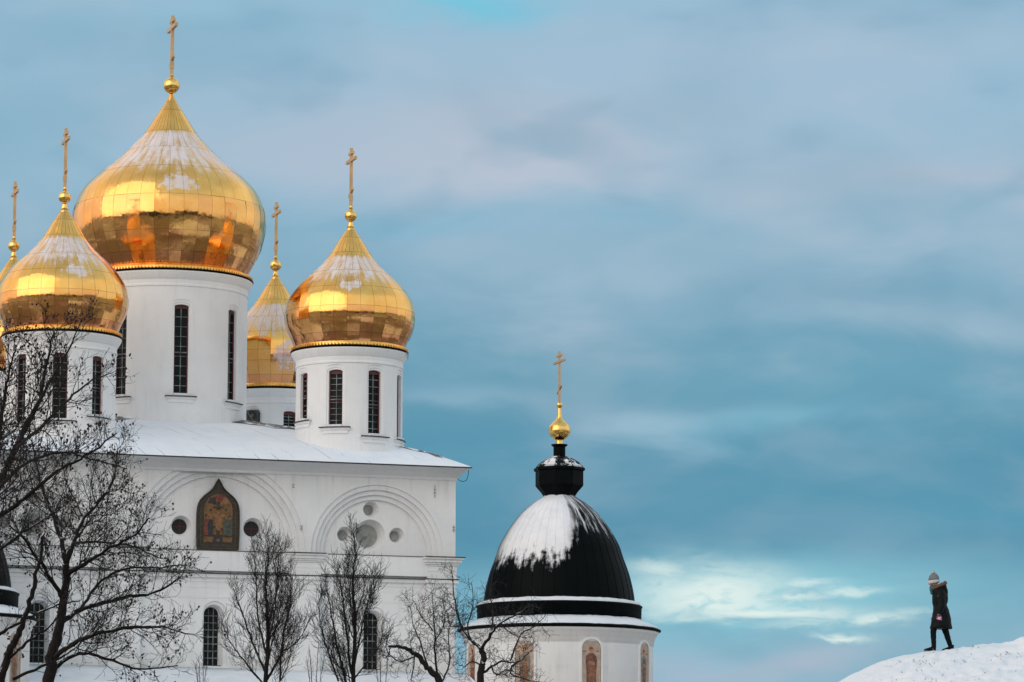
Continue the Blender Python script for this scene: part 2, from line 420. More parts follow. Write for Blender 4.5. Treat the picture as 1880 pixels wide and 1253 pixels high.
# ------------------------------------------------------------------ mesh helpers
class MB:
    """collects geometry, then links it as ONE mesh object"""
    def __init__(self):
        self.v, self.f, self.m, self.s = [], [], [], []
        self.tone, self.cur = [], 0.0
    def face(self, idx, mi=0, sm=False):
        self.f.append(idx); self.m.append(mi); self.s.append(sm); self.tone.append(self.cur)
    def add(self, pts):
        b = len(self.v)
        self.v.extend([tuple(p) for p in pts])
        return b
    def box(self, x0, x1, y0, y1, z0, z1, mi=0):
        b = self.add([(x0, y0, z0), (x1, y0, z0), (x1, y1, z0), (x0, y1, z0), (x0, y0, z1), (x1, y0, z1), (x1, y1, z1), (x0, y1, z1)])
        for q in ((0, 3, 2, 1), (4, 5, 6, 7), (0, 1, 5, 4), (1, 2, 6, 5), (2, 3, 7, 6), (3, 0, 4, 7)):
            self.face([b + i for i in q], mi)
    def obox(self, c, ax, ay, az, mi=0):
        """box centred at c with half-axis vectors"""
        c, ax, ay, az = Vector(c), Vector(ax), Vector(ay), Vector(az)
        b = self.add([c + sx * ax + sy * ay + sz * az for sz in (-1, 1) for sx, sy in ((-1, -1), (1, -1), (1, 1), (-1, 1))])
        for q in ((0, 3, 2, 1), (4, 5, 6, 7), (0, 1, 5, 4), (1, 2, 6, 5), (2, 3, 7, 6), (3, 0, 4, 7)):
            self.face([b + i for i in q], mi)
    def lathe(self, prof, n=64, mi=0, sm=True, c=(0, 0), caps=True):
        b = len(self.v)
        for z, r in prof:
            for k in range(n):
                a = 2 * pi * k / n
                self.v.append((c[0] + r * cos(a), c[1] + r * sin(a), z))
        up = prof[-1][0] >= prof[0][0]
        for i in range(len(prof) - 1):
            for k in range(n):
                q = [b + i * n + k, b + i * n + (k + 1) % n, b + (i + 1) * n + (k + 1) % n, b + (i + 1) * n + k]
                self.face(q if up else q[::-1], mi, sm)
        if caps:
            self.face([b + k for k in range(n)][::-1] if up else [b + k for k in range(n)], mi)
            e = b + (len(prof) - 1) * n
            self.face([e + k for k in range(n)] if up else [e + k for k in range(n)][::-1], mi)
    def ball(self, c, r, n=24, mi=0, sq=1.0):
        prof = [(c[2] + r * sq * sin(-pi / 2 + pi * i / 12), max(1e-4, r * cos(-pi / 2 + pi * i / 12))) for i in range(13)]
        self.lathe(prof, n, mi, True, (c[0], c[1]), False)
    def tube(self, pts, rads, n=5, mi=0, sm=True):
        b = len(self.v)
        L = len(pts)
        up0 = Vector((0.31, 0.17, 0.93))
        for i, p in enumerate(pts):
            t = (pts[min(i + 1, L - 1)] - pts[max(i - 1, 0)])
            if t.length < 1e-9: t = Vector((0, 0, 1))
            t.normalize()
            u = up0.cross(t)
            if u.length < .1: u = Vector((1, 0, 0)).cross(t)
            u.normalize()
            w = t.cross(u)
            for k in range(n):
                a = 2 * pi * k / n
                q = p + (u * cos(a) + w * sin(a)) * rads[i]
                self.v.append((q.x, q.y, q.z))
        for i in range(L - 1):
            for k in range(n):
                self.face([b + i * n + k, b + i * n + (k + 1) % n, b + (i + 1) * n + (k + 1) % n, b + (i + 1) * n + k], mi, sm)
        self.face([b + k for k in range(n)][::-1], mi)
        self.face([b + (L - 1) * n + k for k in range(n)], mi)
    def prism(self, poly, y0, y1, mi=0):
        """polygon of (x, z), counter-clockwise seen from -y, extruded from y0 (front) to y1 (back)"""
        n = len(poly)
        b = self.add([(x, y0, z) for x, z in poly] + [(x, y1, z) for x, z in poly])
        self.face([b + i for i in range(n)], mi)
        self.face([b + n + i for i in range(n)][::-1], mi)
        for i in range(n):
            j = (i + 1) % n
            self.face([b + i, b + n + i, b + n + j, b + j], mi)
    def frustum(self, polyA, yA, polyB, yB, mi=0):
        n = len(polyA)
        b = self.add([(x, yA, z) for x, z in polyA] + [(x, yB, z) for x, z in polyB])
        self.face([b + i for i in range(n)], mi)
        self.face([b + n + i for i in range(n)][::-1], mi)
        for i in range(n):
            j = (i + 1) % n
            self.face([b + i, b + n + i, b + n + j, b + j], mi)
    def build(self, name, mats, parent=None, loc=None):
        me = bpy.data.meshes.new(name)
        me.from_pydata(self.v, [], self.f)
        for mm in (mats if isinstance(mats, (list, tuple)) else [mats]):
            me.materials.append(mm)
        me.polygons.foreach_set('material_index', self.m)
        me.polygons.foreach_set('use_smooth', self.s)
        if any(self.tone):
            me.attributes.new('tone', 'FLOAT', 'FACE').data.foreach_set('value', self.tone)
        me.update()
        o = bpy.data.objects.new(name, me)
        C.objects.link(o)
        if parent: o.parent = parent
        if loc is not None: o.location = loc
        return o

def tag(o, label=None, cat=None, group=None, kind=None):
    for k, v in (('label', label), ('category', cat), ('group', group), ('kind', kind)):
        if v: o[k] = v
    return o
def thing(name, label, cat, loc=(0, 0, 0), rz=0.0, group=None):
    o = bpy.data.objects.new(name, None)
    o.empty_display_size = .5
    C.objects.link(o)
    o.location = loc
    o.rotation_euler = (0, 0, rz)
    return tag(o, label, cat, group)

def carve(o, cutter_mb, mats):
    """cut the closed pieces of cutter_mb, one by one, out of o"""
    for cm in cutter_mb:
        c = cm.build('cutter', mats, o)
        md = o.modifiers.new('b', 'BOOLEAN')
        md.operation = 'DIFFERENCE'
        md.solver = 'EXACT'
        md.object = c
        dg = bpy.context.evaluated_depsgraph_get()
        dg.update()
        new = bpy.data.meshes.new_from_object(o.evaluated_get(dg))
        o.modifiers.clear()
        o.data = new
        cme = c.data
        bpy.data.objects.remove(c)
        bpy.data.meshes.remove(cme)
    return o

def arch(cx, w, z0, z1, n=14, rise=None):
    """(x, z) outline of an arched opening, counter-clockwise seen from -y"""
    r = w / 2
    if rise is None: rise = r
    pts = [(cx - r, z0), (cx + r, z0)]
    for i in range(n + 1):
        a = pi * i / n
        pts.append((cx + r * cos(a), z1 - rise + rise * sin(a)))
    return pts
def disc(cx, cz, r, n=40):
    return [(cx + r * cos(2 * pi * i / n), cz + r * sin(2 * pi * i / n)) for i in range(n)]

def spline(pts, per=6):
    """Catmull-Rom through (z, r)"""
    out = []
    P = [pts[0]] + list(pts) + [pts[-1]]
    for i in range(1, len(P) - 2):
        for k in range(per):
            t = k / per
            q = []
            for j in range(len(P[0])):
                a, b, c, d = P[i - 1][j], P[i][j], P[i + 1][j], P[i + 2][j]
                q.append(.5 * (2 * b + (c - a) * t + (2 * a - 5 * b + 4 * c - d) * t * t + (3 * b - a - 3 * c + d) * t ** 3))
            out.append(tuple(q))
    out.append(tuple(pts[-1]))
    return out

# ------------------------------------------------------------------ terrain
def sst(a, b, x):
    t = max(0, min(1, (x - a) / (b - a)))
    return t * t * (3 - 2 * t)
def ground_z(x, y):
    return 3.6 * sst(45, 128, y) + .25 * mnoise.noise(Vector((x * .03, y * .03, 0))) * sst(10, 40, abs(y) + abs(x) * .3)
g = MB()
xs = [-1500, -700, -350, -200] + [i * 6 - 120 for i in range(41)] + [200, 350, 700, 1500]
ys = [-1500, -700, -350, -200] + [i * 6 - 120 for i in range(61)] + [330, 500, 900, 2500]
b0 = g.add([(x, y, ground_z(x, y)) for y in ys for x in xs])
for j in range(len(ys) - 1):
    for i in range(len(xs) - 1):
        a = b0 + j * len(xs) + i
        g.face([a, a + 1, a + 1 + len(xs), a + len(xs)], 0, True)
def make_ground():
    m, t, o = mat('trodden_snow')
    v = t.n('ShaderNodeTexCoord').outputs['Object']
    n1 = t.noise(v, .045, 6, .62)
    n2 = t.noise(v, .6, 6, .65)
    k = t.smooth(t.math('ADD', n1, t.math('MULTIPLY', t.math('SUBTRACT', n2, .5), .3)), .38, .50)
    c = t.mix(k, (.70, .73, .78), (.16, .145, .125))
    t.t.links.new(bsdf(t, c, .85, 0, bump(t, n2, .5, .08), .2), o.inputs[0])
    return m
tag(g.build('ground', make_ground()), kind='structure')
# unseen dark ground, added to darken the domes' reflections and the walls' bounce light
pv = MB()
n_ = 40
b0 = pv.add([(x, y, ground_z(x, y) + .12) for y in [18 + i * 2.6 for i in range(n_)] for x in [-75 + i * 2.6 for i in range(n_)]])
for j in range(n_ - 1):
    for i in range(n_ - 1):
        x, y = -75 + (i + .5) * 2.6, 18 + (j + .5) * 2.6
        if ((x + 25) / 46) ** 2 + ((y - 68) / 50) ** 2 < 1:
            a = b0 + j * n_ + i
            pv.face([a, a + 1, a + 1 + n_, a + n_], 0, True)
def make_darkener():
    m, t, o = mat('darkener_ground')
    v = t.n('ShaderNodeTexCoord').outputs['Object']
    n1 = t.noise(v, .13, 5, .6); n2 = t.noise(v, 1.5, 5, .65)
    k = t.smooth(t.math('ADD', n1, t.math('MULTIPLY', t.math('SUBTRACT', n2, .5), .3)), .56, .64)
    t.t.links.new(bsdf(t, t.mix(k, (.15, .115, .09), (.50, .50, .52)), .7, 0, bump(t, n2, .5, .05), .25), o.inputs[0])
    return m
tag(pv.build('reflection_darkener', make_darkener()), kind='structure')

# the snowy rampart on the right, its crest on the line of the walker
HY = 82.0
crest_px = [(1180, 1372), (1400, 1302), (1535, 1253), (1575, 1232), (1620, 1211), (1660, 1200), (1700, 1193), (1750, 1188), (1800, 1181), (1840, 1177), (1862, 1174), (1872, 1167), (1900, 1163), (2000, 1152), (2300, 1130)]
crest = [(at(px, py, HY).x, at(px, py, HY).z) for px, py in crest_px]
def crest_z(x):
    if x <= crest[0][0]:
        return crest[0][1] - (crest[0][0] - x) * .37
    for (x0, z0), (x1, z1) in zip(crest, crest[1:]):
        if x <= x1:
            return z0 + (z1 - z0) * (x - x0) / (x1 - x0)
    return crest[-1][1] + (x - crest[-1][0]) * .02
TRACK = [(9.75 + k * .33, HY - .10 - .22 * (k % 2)) for k in range(12)] + [(8.2 + k * .36 + .05 * sin(k * 3), HY - 1.2 - k * .16 + .18 * (k % 2)) for k in range(16)] + [(11.6 - k * .25, HY - .8 - k * .38 + .12 * (k % 2)) for k in range(14)]
def hill_z(x, y):
    cz = crest_z(x)
    d = (y - HY)
    if d < 0:
        z = cz - 0.22 * (sqrt(d * d + .16) - .4) - .006 * d * d
    else:
        z = cz - .10 * d - .004 * d * d
    q = Vector((x, y, 0))
    k = max(0.0, min(1.0, (abs(d)) / 1.2)) * .9 + .12
    z += (.12 * mnoise.noise(q * 1.1) + .08 * mnoise.noise(q * 3.3) + .05 * mnoise.noise(q * 8.0)) * k
    if y < 81.3: z -= .07 * max(0.0, mnoise.noise(Vector((x * 2.6, y * 1.4, 9))) - .42)  / .3
    z += .015 * mnoise.noise(q * 7.0)
    for fx, fy in TRACK:
        r2 = (x - fx) ** 2 + (y - fy) ** 2
        if r2 < .09: z -= .075 * exp(-r2 / .012) - .02 * exp(-(sqrt(r2) - .17) ** 2 / .003)
    return z
h = MB()
hx = [-9 + i * .9 for i in range(15)] + [4.6 + i * .055 for i in range(160)] + [13.5 + i * 1.5 for i in range(20)]
hy = [58 + i * .8 for i in range(22)] + [75.6 + i * .09 for i in range(90)] + [83.8 + i * 1.2 for i in range(25)]
b0 = h.add([(x, y, hill_z(x, y)) for y in hy for x in hx])
for j in range(len(hy) - 1):
    for i in range(len(hx) - 1):
        a = b0 + j * len(hx) + i
        h.face([a, a + 1, a + 1 + len(hx), a + len(hx)], 0, True)
tag(h.build('hill', M_SNOW), kind='structure')

# dead grass blades and twigs poking through the snow of the rampart
random.seed(5)
M_STRAW = simple('dead_grass_blades', (.30, .28, .25), .8, 0, .4, 9)
gr = MB()
for _ in range(120):
    x, y = random.uniform(6.6, 13), random.triangular(73.5, 82.3, 80)
    for k in range(random.choice((1, 1, 2, 3, 5))):
        px_, py_ = x + random.gauss(0, .10), y + random.gauss(0, .12)
        z = hill_z(px_, py_)
        l = random.uniform(.015, .05)
        a = random.uniform(0, 2 * pi)
        p = Vector((px_, py_, z - .02))
        q = p + Vector((cos(a) * l * 1.5, sin(a) * l * 1.2, l + .02))
        gr.tube([p, (p + q) / 2 + Vector((0, 0, .012)), q], [.008, .007, .003], 3)
tag(gr.build('dead_grass', M_STRAW), kind='stuff')

# ------------------------------------------------------------------ crosses, orbs
def orthodox_cross(mb, z0, H, L, t, mi=0, ax=(0, 1, 0), two=True):
    """post from z0 up by H; bars run along ax (towards the altar side)"""
    ax = Vector(ax).normalized()
    per = Vector((ax.y, -ax.x, 0))
    mb.obox((0, 0, z0 + H / 2), per * t * .5, ax * t * .5, (0, 0, H / 2), mi)
    mb.obox((0, 0, z0 + H * .80), per * t * .46, ax * L / 2, (0, 0, t * .55), mi)
    mb.obox((0, 0, z0 + H * .915), per * t * .44, ax * L * .22, (0, 0, t * .5), mi)
    sl_ = (ax + Vector((0, 0, -.55))).normalized()
    upv = per.cross(sl_)
    mb.obox((0, 0, z0 + H * .26), per * t * .44, sl_ * L * .20, upv * t * .42, mi)
    mb.obox((0, 0, z0 + H * .175), per * t * .62, ax * t * .62, (0, 0, t * .9), mi)

def gilded_panels(prof, rows, ncol, seed, jit, roundness=.35):
    """onion dome clad in sheets: every sheet its own slightly tilted, slightly flat plate"""
    rnd = random.Random(seed)
    sp = spline(prof, 14)
    def r_at(z):
        for (z0, r0), (z1, r1) in zip(sp, sp[1:]):
            if min(z0, z1) - 1e-9 <= z <= max(z0, z1) + 1e-9:
                t = 0 if abs(z1 - z0) < 1e-9 else (z - z0) / (z1 - z0)
                return r0 + (r1 - r0) * t
        return sp[-1][1]
    mb = MB()
    da = 2 * pi / ncol
    for ri in range(len(rows) - 1):
        za, zb = rows[ri], rows[ri + 1]
        NV = max(3, int(abs(zb - za) / .09))
        NU = 4
        mv = .004 / abs(zb - za)
        mu = .004 / (da * max(.3, r_at((za + zb) / 2)))
        off = 0 if ri % 2 == 0 else .5 * (ri > 4)
        low = 1.0 if r_at((za + zb) / 2) > r_at(zb) and zb > za and False else 1.0
        for c in range(ncol):
            j_ = jit * (1.15 if ri < 2 else .9 if ri < 3 else .3)
            rnd_ = roundness * (1.0 if ri < 3 else 2.2)
            ta, tb, bl = rnd.gauss(0, j_), rnd.gauss(0, j_), rnd.gauss(.3, .5) * j_
            mb.cur = max(.01, min(1, rnd.gauss((.75, .50, .30)[ri] if ri < 3 else .08, .09 if ri < 3 else .03)))  # lowest rows redder: painted reflection, with random tone per sheet
            b = len(mb.v)
            a0 = (c + off) * da
            for j in range(NV + 1):
                v = mv + (1 - 2 * mv) * j / NV
                z = za + (zb - za) * v
                r = r_at(z)
                for i in range(NU + 1):
                    u = mu + (1 - 2 * mu) * i / NU
                    a = a0 + u * da
                    chord = r * cos(da / 2) / cos((u - .5) * da)
                    rr = chord * (1 - rnd_) + r * rnd_
                    w = r * da
                    rr += ta * (u - .5) * w + tb * (v - .5) * abs(zb - za) + bl * (1 - (2 * u - 1) ** 2) * (1 - (2 * v - 1) ** 2) * w * .5
                    mb.v.append((rr * cos(a), rr * sin(a), z))
            for j in range(NV):
                for i in range(NU):
                    q = [b + j * (NU + 1) + i, b + j * (NU + 1) + i + 1, b + (j + 1) * (NU + 1) + i + 1, b + (j + 1) * (NU + 1) + i]
                    mb.face(q, 0, True)
    mb.cur = 0.0
    # dark backing just behind the sheets, seen only in the joints
    mb.lathe([(z, max(.01, r - .035)) for z, r in sp], ncol * 2, 1, True)
    return mb

# ------------------------------------------------------------------ the cathedral
cath = thing('cathedral', 'white cathedral with five gilded onion domes and a snowy hipped roof', 'cathedral', (CX, CY, 0), TH)
GZ = 3.0
EAVE_Z, EOX, EOY = 17.55, 9.96, -9.08
HXW = 9.58

# --- wall block with arched fields, oculi, recessed bays and windows
wm = MB()
wm.box(-HXW, HXW, -E_, 9.0, GZ, 17.45)
wall = wm.build('wall', M_PL, cath)
cut = []
def add_cut(fn):
    c = MB(); fn(c); cut.append(c)
PILS = [(-HXW - .02, -8.55), (-4.15, -2.93), (2.91, 4.13), (8.46, HXW + .02)]
LEDGE = 14.08
PD = .30
# recessed bays under the cornice
for x0, x1 in ((-8.55, -4.15), (-2.93, 2.91), (4.13, 8.46)):
    add_cut(lambda c: c.box(x0, x1, -E_ - .3, -E_ + PD, GZ - .5, 13.3))
# stepped arched fields (zakomary)
def lunette(cx, r0, r1, steps, z0, d1):
    for k in range(steps):
        t = k / (steps - 1)
        r = r0 + (r1 - r0) * t
        dep = .06 + (d1 - .06) * t
        poly = [(cx - r, z0), (cx + r, z0)] + [(cx + r * cos(pi * i / 60), z0 + .1 + r * sin(pi * i / 60)) for i in range(61)]
        add_cut(lambda c: c.prism(poly, -E_ - .3, -E_ + dep))
lunette(6.40, 2.66, 2.10, 4, LEDGE - .02, .38)
lunette(-7.10, 2.40, 1.95, 4, LEDGE - .02, .38)
lunette(0.06, 3.44, 2.80, 4, LEDGE - .02, .38)
LF = -E_ + .38
SH = .10
OCU = []          # oculi: x, z, outer r, inner r, depth, glazed
for cx, cz, r0, r1, dd, kind in [(-1.42, 15.01, .40, .29, .36, 'hole'), (1.42, 15.01, .40, .29, .36, 'hole'),
                                 (6.12, 14.90, .60, .44, .62, 'big'), (6.13, 15.90, .31, .20, .44, 'small'), (5.09, 14.88, .31, .20, .44, 'small'), (7.20, 14.90, .31, .20, .44, 'small'),
                                 (-7.12, 14.92, .58, .42, .60, 'big'), (-5.98, 14.95, .31, .21, .44, 'small'), (-8.22, 14.95, .31, .21, .44, 'small'), (-7.10, 15.92, .31, .20, .44, 'small')]:
    cx += SH
    add_cut(lambda c: c.frustum(disc(cx, cz, r0), LF - .004 - .0, disc(cx, cz, r1), LF + dd))
    OCU.append((cx, cz, r1, LF + dd, kind))
WINS = [(-.02, .56, 9.72, 11.93), (6.34, .56, 9.70, 11.86), (-6.78, .60, 9.70, 11.93)]
BAY = -E_ + PD
for cx, w, z0, z1 in WINS:
    add_cut(lambda c: c.prism(arch(cx + .06, w + .42, z0 - .06, z1 + .22), BAY - .3, BAY + .06))
    add_cut(lambda c: c.frustum(arch(cx + .02, w + .22, z0 - .04, z1 + .10), BAY + .05, arch(cx, w, z0, z1), BAY + .50))
carve(wall, cut, M_PL)

for cx, cz, r1, y, kind in OCU:
    m = MB()
    if kind == 'hole':
        m.prism(disc(cx, cz, r1 + .02), y - .02, y + .05)
        o = m.build('round_window', [M_HOLE], cath)
        k = MB(); k.box(cx - .012, cx + .012, y - .04, y - .021, cz - r1, cz + r1); k.build('bar', M_RED, o)
        k = MB(); k.box(cx - r1, cx + r1, y - .043, y - .026, cz - .012, cz + .012); k.build('bar', M_RED, o)
    else:
        m.prism(disc(cx, cz, r1 + .02), y - .02, y + .05)
        if kind == 'small':
            m.prism(disc(cx - .0, cz, r1 * .72), y - .035, y - .016)
        m.build('blind_roundel', [M_DUST], cath)

def grille(m, cx, w, z0, z1, y, cols, step, t=.022, mi=0):
    for i in range(1, cols):
        x = cx - w / 2 + w * i / cols
        m.box(x - t / 2, x + t / 2, y - .02, y, z0, z1 - .04, mi)
    z = z0 + step
    while z < z1 - .1:
        m.box(cx - w / 2, cx + w / 2, y - .031, y - .003, z - t / 2, z + t / 2, mi)
        z += step
for cx, w, z0, z1 in WINS:
    y = BAY + .46
    m = MB(); m.prism(arch(cx, w + .05, z0 - .02, z1 + .03), y, y + .12)
    o = m.build('arched_window', M_GLASS, cath)
    m = MB(); grille(m, cx, w + .02, z0, z1, y - .02, 3, .27, .03)
    m.build('grille', M_MUNT, o)
    m = MB(); m.box(cx - w / 2 - .06, cx + w / 2 + .06, y - .40, y - .03, z0 - .10, z0 - .02)
    m.build('sill', M_LEDGE, o)

# --- cornice with breaks over the pilasters, dark flashing on the two ledges
cm, fl = MB(), MB()
prof = [(13.22, 13.50, .02), (13.50, 13.72, .03), (13.72, 13.78, .07), (13.78, 13.86, .12), (13.86, 13.98, .19), (13.98, 14.055, .27)]
low = [(12.30, 12.33, .02), (12.66, 12.70, .025), (12.88, 12.93, .03), (13.05, 13.19, .09)]
BR = .20
bays = [(-8.55, -4.15), (-2.93, 2.91), (4.13, 8.46)]
for z0, z1, p in prof + low:
    back = -E_ + .54
    for x0, x1 in bays:
        cm.box(x0 - .0, x1 + .0, BAY - p, back, z0, z1)
    for i, (x0, x1) in enumerate(PILS):
        ex0 = p if i == 0 else p * .8
        ex1 = p if i == 3 else p * .8
        cm.box(x0 - ex0, x1 + ex1, -E_ - p * .9, back + .01, z0 + .003, z1 - .003)
    cm.box(HXW - .1, HXW + p, -E_ + .3, 8.9, z0 + .004, z1 - .004)
    cm.box(-HXW - p, -HXW + .1, -E_ + .3, 8.9, z0 + .004, z1 - .004)
for z, p in ((14.056, .32), (13.193, .13)):
    for x0, x1 in bays:
        fl.box(x0 - .02, x1 + .02, BAY - p, -E_ + .50, z, z + .026)
    for i, (x0, x1) in enumerate(PILS):
        fl.box(x0 - p * (.5 if i else 1), x1 + p * (.5 if i < 3 else 1), -E_ - p * .9, -E_ + .51, z + .002, z + .030)
    fl.box(HXW - .1, HXW + p, -E_ + .25, 8.9, z + .001, z + .029)
# a body behind the band so that it is one continuous course
for x0, x1 in bays:
    cm.box(x0, x1, BAY - .012, -E_ + .53, 12.25, 14.05)
cm.build('cornice', M_PL, cath)
fl.build('flashing', M_LEDGE, cath)

# --- eaves: cove moulding, soffit, dark drip edge
ev = MB()
def ring_rect(mb, x, y0, y1, z, mi=0):
    return mb.add([(-x, y0, z), (x, y0, z), (x, y1, z), (-x, y1, z)])
YB = 9.9
pts = [(HXW - .02, -E_ + .02, 17.08), (HXW + .05, -E_ - .06, 17.10), (HXW + .07, -E_ - .10, 17.20), (HXW + .18, -E_ - .32, 17.34), (HXW + .27, -E_ - .62, 17.45), (EOX - .04, EOY + .05, 17.49), (EOX - .04, EOY + .05, 17.515)]
rings = [ring_rect(ev, x, y, YB, z) for x, y, z in pts]
for a, b in zip(rings, rings[1:]):
    for k in range(4):
        ev.face([a + k, a + (k + 1) % 4, b + (k + 1) % 4, b + k])
ev.face([rings[-1] + k for k in range(4)])
ev.build('eaves', M_PL, cath)
dr = MB()
r0 = ring_rect(dr, EOX, EOY, YB + .05, 17.517); r1 = ring_rect(dr, EOX + .02, EOY - .02, YB + .07, 17.555)
for k in range(4): dr.face([r0 + k, r0 + (k + 1) % 4, r1 + (k + 1) % 4, r1 + k])
dr.face([r0 + k for k in range(4)][::-1]); dr.face([r1 + k for k in range(4)])
dr.build('drip_edge', M_LEDGE, cath)

# --- hipped roof: snow lies on it, bare steel by the ridges
def roof_h(d):            # height above the eave at distance d in from the eave
    P = [(0, 0), (.5, .26), (1.2, .58), (2.2, .95), (5.8, 2.0), (9.0, 2.75)]
    for (a, za), (b, zb) in zip(P, P[1:]):
        if d <= b: return za + (zb - za) * (d - a) / (b - a)
    return P[-1][1]
rf = MB()
NR = 60
YBr = YB + .05
def rp(x, y):
    d = min(EOX - abs(x), (y - EOY), YBr - y)
    d2 = max(0, d)
    return (x, y, 17.56 + roof_h(d2) + .02 * mnoise.noise(Vector((x * 1.3, y * 1.3, 0))) * min(1, d2 * 3))
lv = [0, .25, .5, .85, 1.2, 1.7, 2.2, 3, 4, 5, 5.8, 7, 8.3, 9.0]
prev = None
for d in lv:
    ring = []
    n = 40
    x0, x1, y0, y1 = -EOX + d, EOX - d, EOY + d, YBr - d
    for (ax, ay, bx, by) in ((x0, y0, x1, y0), (x1, y0, x1, y1), (x1, y1, x0, y1), (x0, y1, x0, y0)):
        for i in range(n):
            t = i / n
            ring.append(rp(ax + (bx - ax) * t, ay + (by - ay) * t))
    b = rf.add(ring)
    if prev is not None:
        L = len(ring)
        for k in range(L):
            rf.face([prev + k, prev + (k + 1) % L, b + (k + 1) % L, b + k], 0, False)
    prev = b
rf.face([prev + k for k in range(160)])
roof = rf.build('roof', M_RSNOW, cath)
# bare steel ridge strips along the two front hips
for sx in (-1, 1):
    rs = MB()
    pl = []
    for i in range(30):
        d = .9 + i * .26
        pl.append(Vector((sx * (EOX - d), EOY + d, 17.56 + roof_h(d) + .015)))
    for i in range(len(pl) - 1):
        w0, w1 = [.10 + (.95 * min(1, max(0, (q_ - 17) / 4)) if q_ > 17 else .05) + .18 * mnoise.noise(Vector((q_ * .7, sx, 0))) for q_ in (i, i + 1)]
        a, b = pl[i], pl[i + 1]
        def low_(p, w):
            x, y = p.x - sx * w * .25, p.y - w
            return Vector((x, y, 17.56 + roof_h(min(EOX - abs(x), y - EOY)) + .024))
        q = rs.add([a + Vector((0, 0, .02)), b + Vector((0, 0, .02)), low_(b, w1), low_(a, w0)])
        rs.face([q, q + 1, q + 2, q + 3] if sx < 0 else [q + 3, q + 2, q + 1, q])
    rs.build('hip_ridge', M_BARE, roof)

# --- loose cable under the right end of the eaves
cb = MB()
cpts = [Vector((HXW + .02, -E_ - .12, 17.16)), Vector((HXW + .16, -E_ - .25, 17.06)), Vector((HXW + .30, -E_ - .4, 17.08)), Vector((HXW + .34, -E_ - .5, 17.25)), Vector((HXW + .34, -E_ - .6, 17.46))]
cb.tube([Vector(q) for q in spline([tuple(p) for p in cpts], 5)], [.012] * 21, 5)
cb.build('cable', M_DARK, cath)
# --- little iron tie-plates on the wall
for lx, lz, hh in ((8.72, 16.64, .5), (9.5, 15.2, .25), (3.0, 16.65, .08), (3.35, 15.05, .06)):
    m = MB()
    m.box(lx - .012, lx + .012, -E_ - .03, -E_ + .02, lz - hh / 2, lz + hh / 2)
    m.box(lx - .05, lx + .05, -E_ - .027, -E_ + .02, lz + .06, lz + .085)
    m.box(lx - .05, lx + .05, -E_ - .026, -E_ + .02, lz - .06, lz - .035)
    m.build('wall_anchor', M_DUST, cath)

# --- snow-covered lean-to gallery along the foot of the wall
ga = MB()
ga.box(-HXW - .3, HXW + .05, -11.0, -E_ + .05, GZ - .3, 8.55)
ga.build('gallery_wall', M_PL, cath)
gr_ = MB()
sec = [(-11.35, 8.60), (-10.2, 8.98), (-9.0, 9.38), (BAY - .02, 9.60), (BAY - .02, 9.30), (-11.35, 8.52)]
nx = 80
bs = []
for i in range(nx + 1):
    x = -HXW - .6 + (2 * HXW + 1.0) * i / nx
    bs.append(gr_.add([(x, y, z + (.03 * mnoise.noise(Vector((x * .9, y, 0))) if j < 4 else 0)) for j, (y, z) in enumerate(sec)]))
for a, b in zip(bs, bs[1:]):
    for k in range(6):
        gr_.face([a + k, b + k, b + (k + 1) % 6, a + (k + 1) % 6][::-1], 0, k < 3)
gr_.face([bs[0] + k for k in range(6)]); gr_.face([bs[-1] + k for k in range(6)][::-1])
gr_.build('gallery_roof', M_SNOW, cath)

# --- the icon over the middle bay
def ogee(s=1.0, n=10, cx=0.0, zb=14.13, top=16.88):
    half = [(.82, zb + .01), (.845, zb + .6), (.845, zb + 1.25), (.82, zb + 1.62), (.74, zb + 1.86), (.58, zb + 2.06), (.38, zb + 2.22), (.22, zb + 2.38), (.10, zb + 2.58), (.03, zb + 2.70)]
    half = spline(half, 3)
    P = [(cx + x, z) for x, z in half] + [(cx, top)] + [(cx - x, z) for x, z in reversed(half)]
    cz = zb + 1.2
    return [(cx + (x - cx) * s, cz + (z - cz) * s) for x, z in P]
def iconpaint(name, col, v=.35, s=9):
    return simple(name, col, .55, 0, v, s)
M_I = [iconpaint('icon_border', (.030, .022, .013), .6, 16), iconpaint('icon_ochre', (.155, .078, .018), .35), iconpaint('icon_brown', (.040, .021, .011), .4),
       iconpaint('icon_robe_dark', (.022, .022, .024), .5), iconpaint('icon_flesh', (.22, .105, .045), .3), iconpaint('icon_green', (.055, .065, .045), .4),
       iconpaint('icon_red', (.16, .035, .02), .4), iconpaint('icon_stud', (.12, .085, .045), .4)]
m = MB()
m.prism(ogee(1.0), LF - .10, LF - .0)
icon = m.build('icon_panel', M_I[0], cath, (.11, 0, 0))
yy = LF - .104
m = MB()
inner = [(-.56, 14.42), (.56, 14.42)] + [(.56 * cos(pi * i / 16), 15.65 + .62 * sin(pi * i / 16)) for i in range(17)]
m.prism(inner, yy, yy + .003, 1)
def P(poly, mi, dy): m.prism(poly, yy - dy, yy - dy + .003, mi)
def R(x0, x1, z0, z1, mi, dy): P([(x0, z0), (x1, z0), (x1, z1), (x0, z1)], mi, dy)
def figure(cx, z0, hgt, w, robe, dy, halo=1):
    P([(cx - w, z0), (cx + w, z0), (cx + w * 1.05, z0 + hgt * .3), (cx + w * .95, z0 + hgt * .7), (cx + w * .45, z0 + hgt * .84), (cx - w * .45, z0 + hgt * .84), (cx - w * .95, z0 + hgt * .7), (cx - w * 1.05, z0 + hgt * .3)], robe, dy)
    P(disc(cx, z0 + hgt * .90, w * .62, 16), halo, dy + .004)
    P(disc(cx, z0 + hgt * .90, w * .36, 14), 4, dy + .008)
R(-.07, .07, 14.70, 15.98, 2, .004)            # upright
R(-.50, .50, 15.40, 15.50, 2, .008)            # main bar
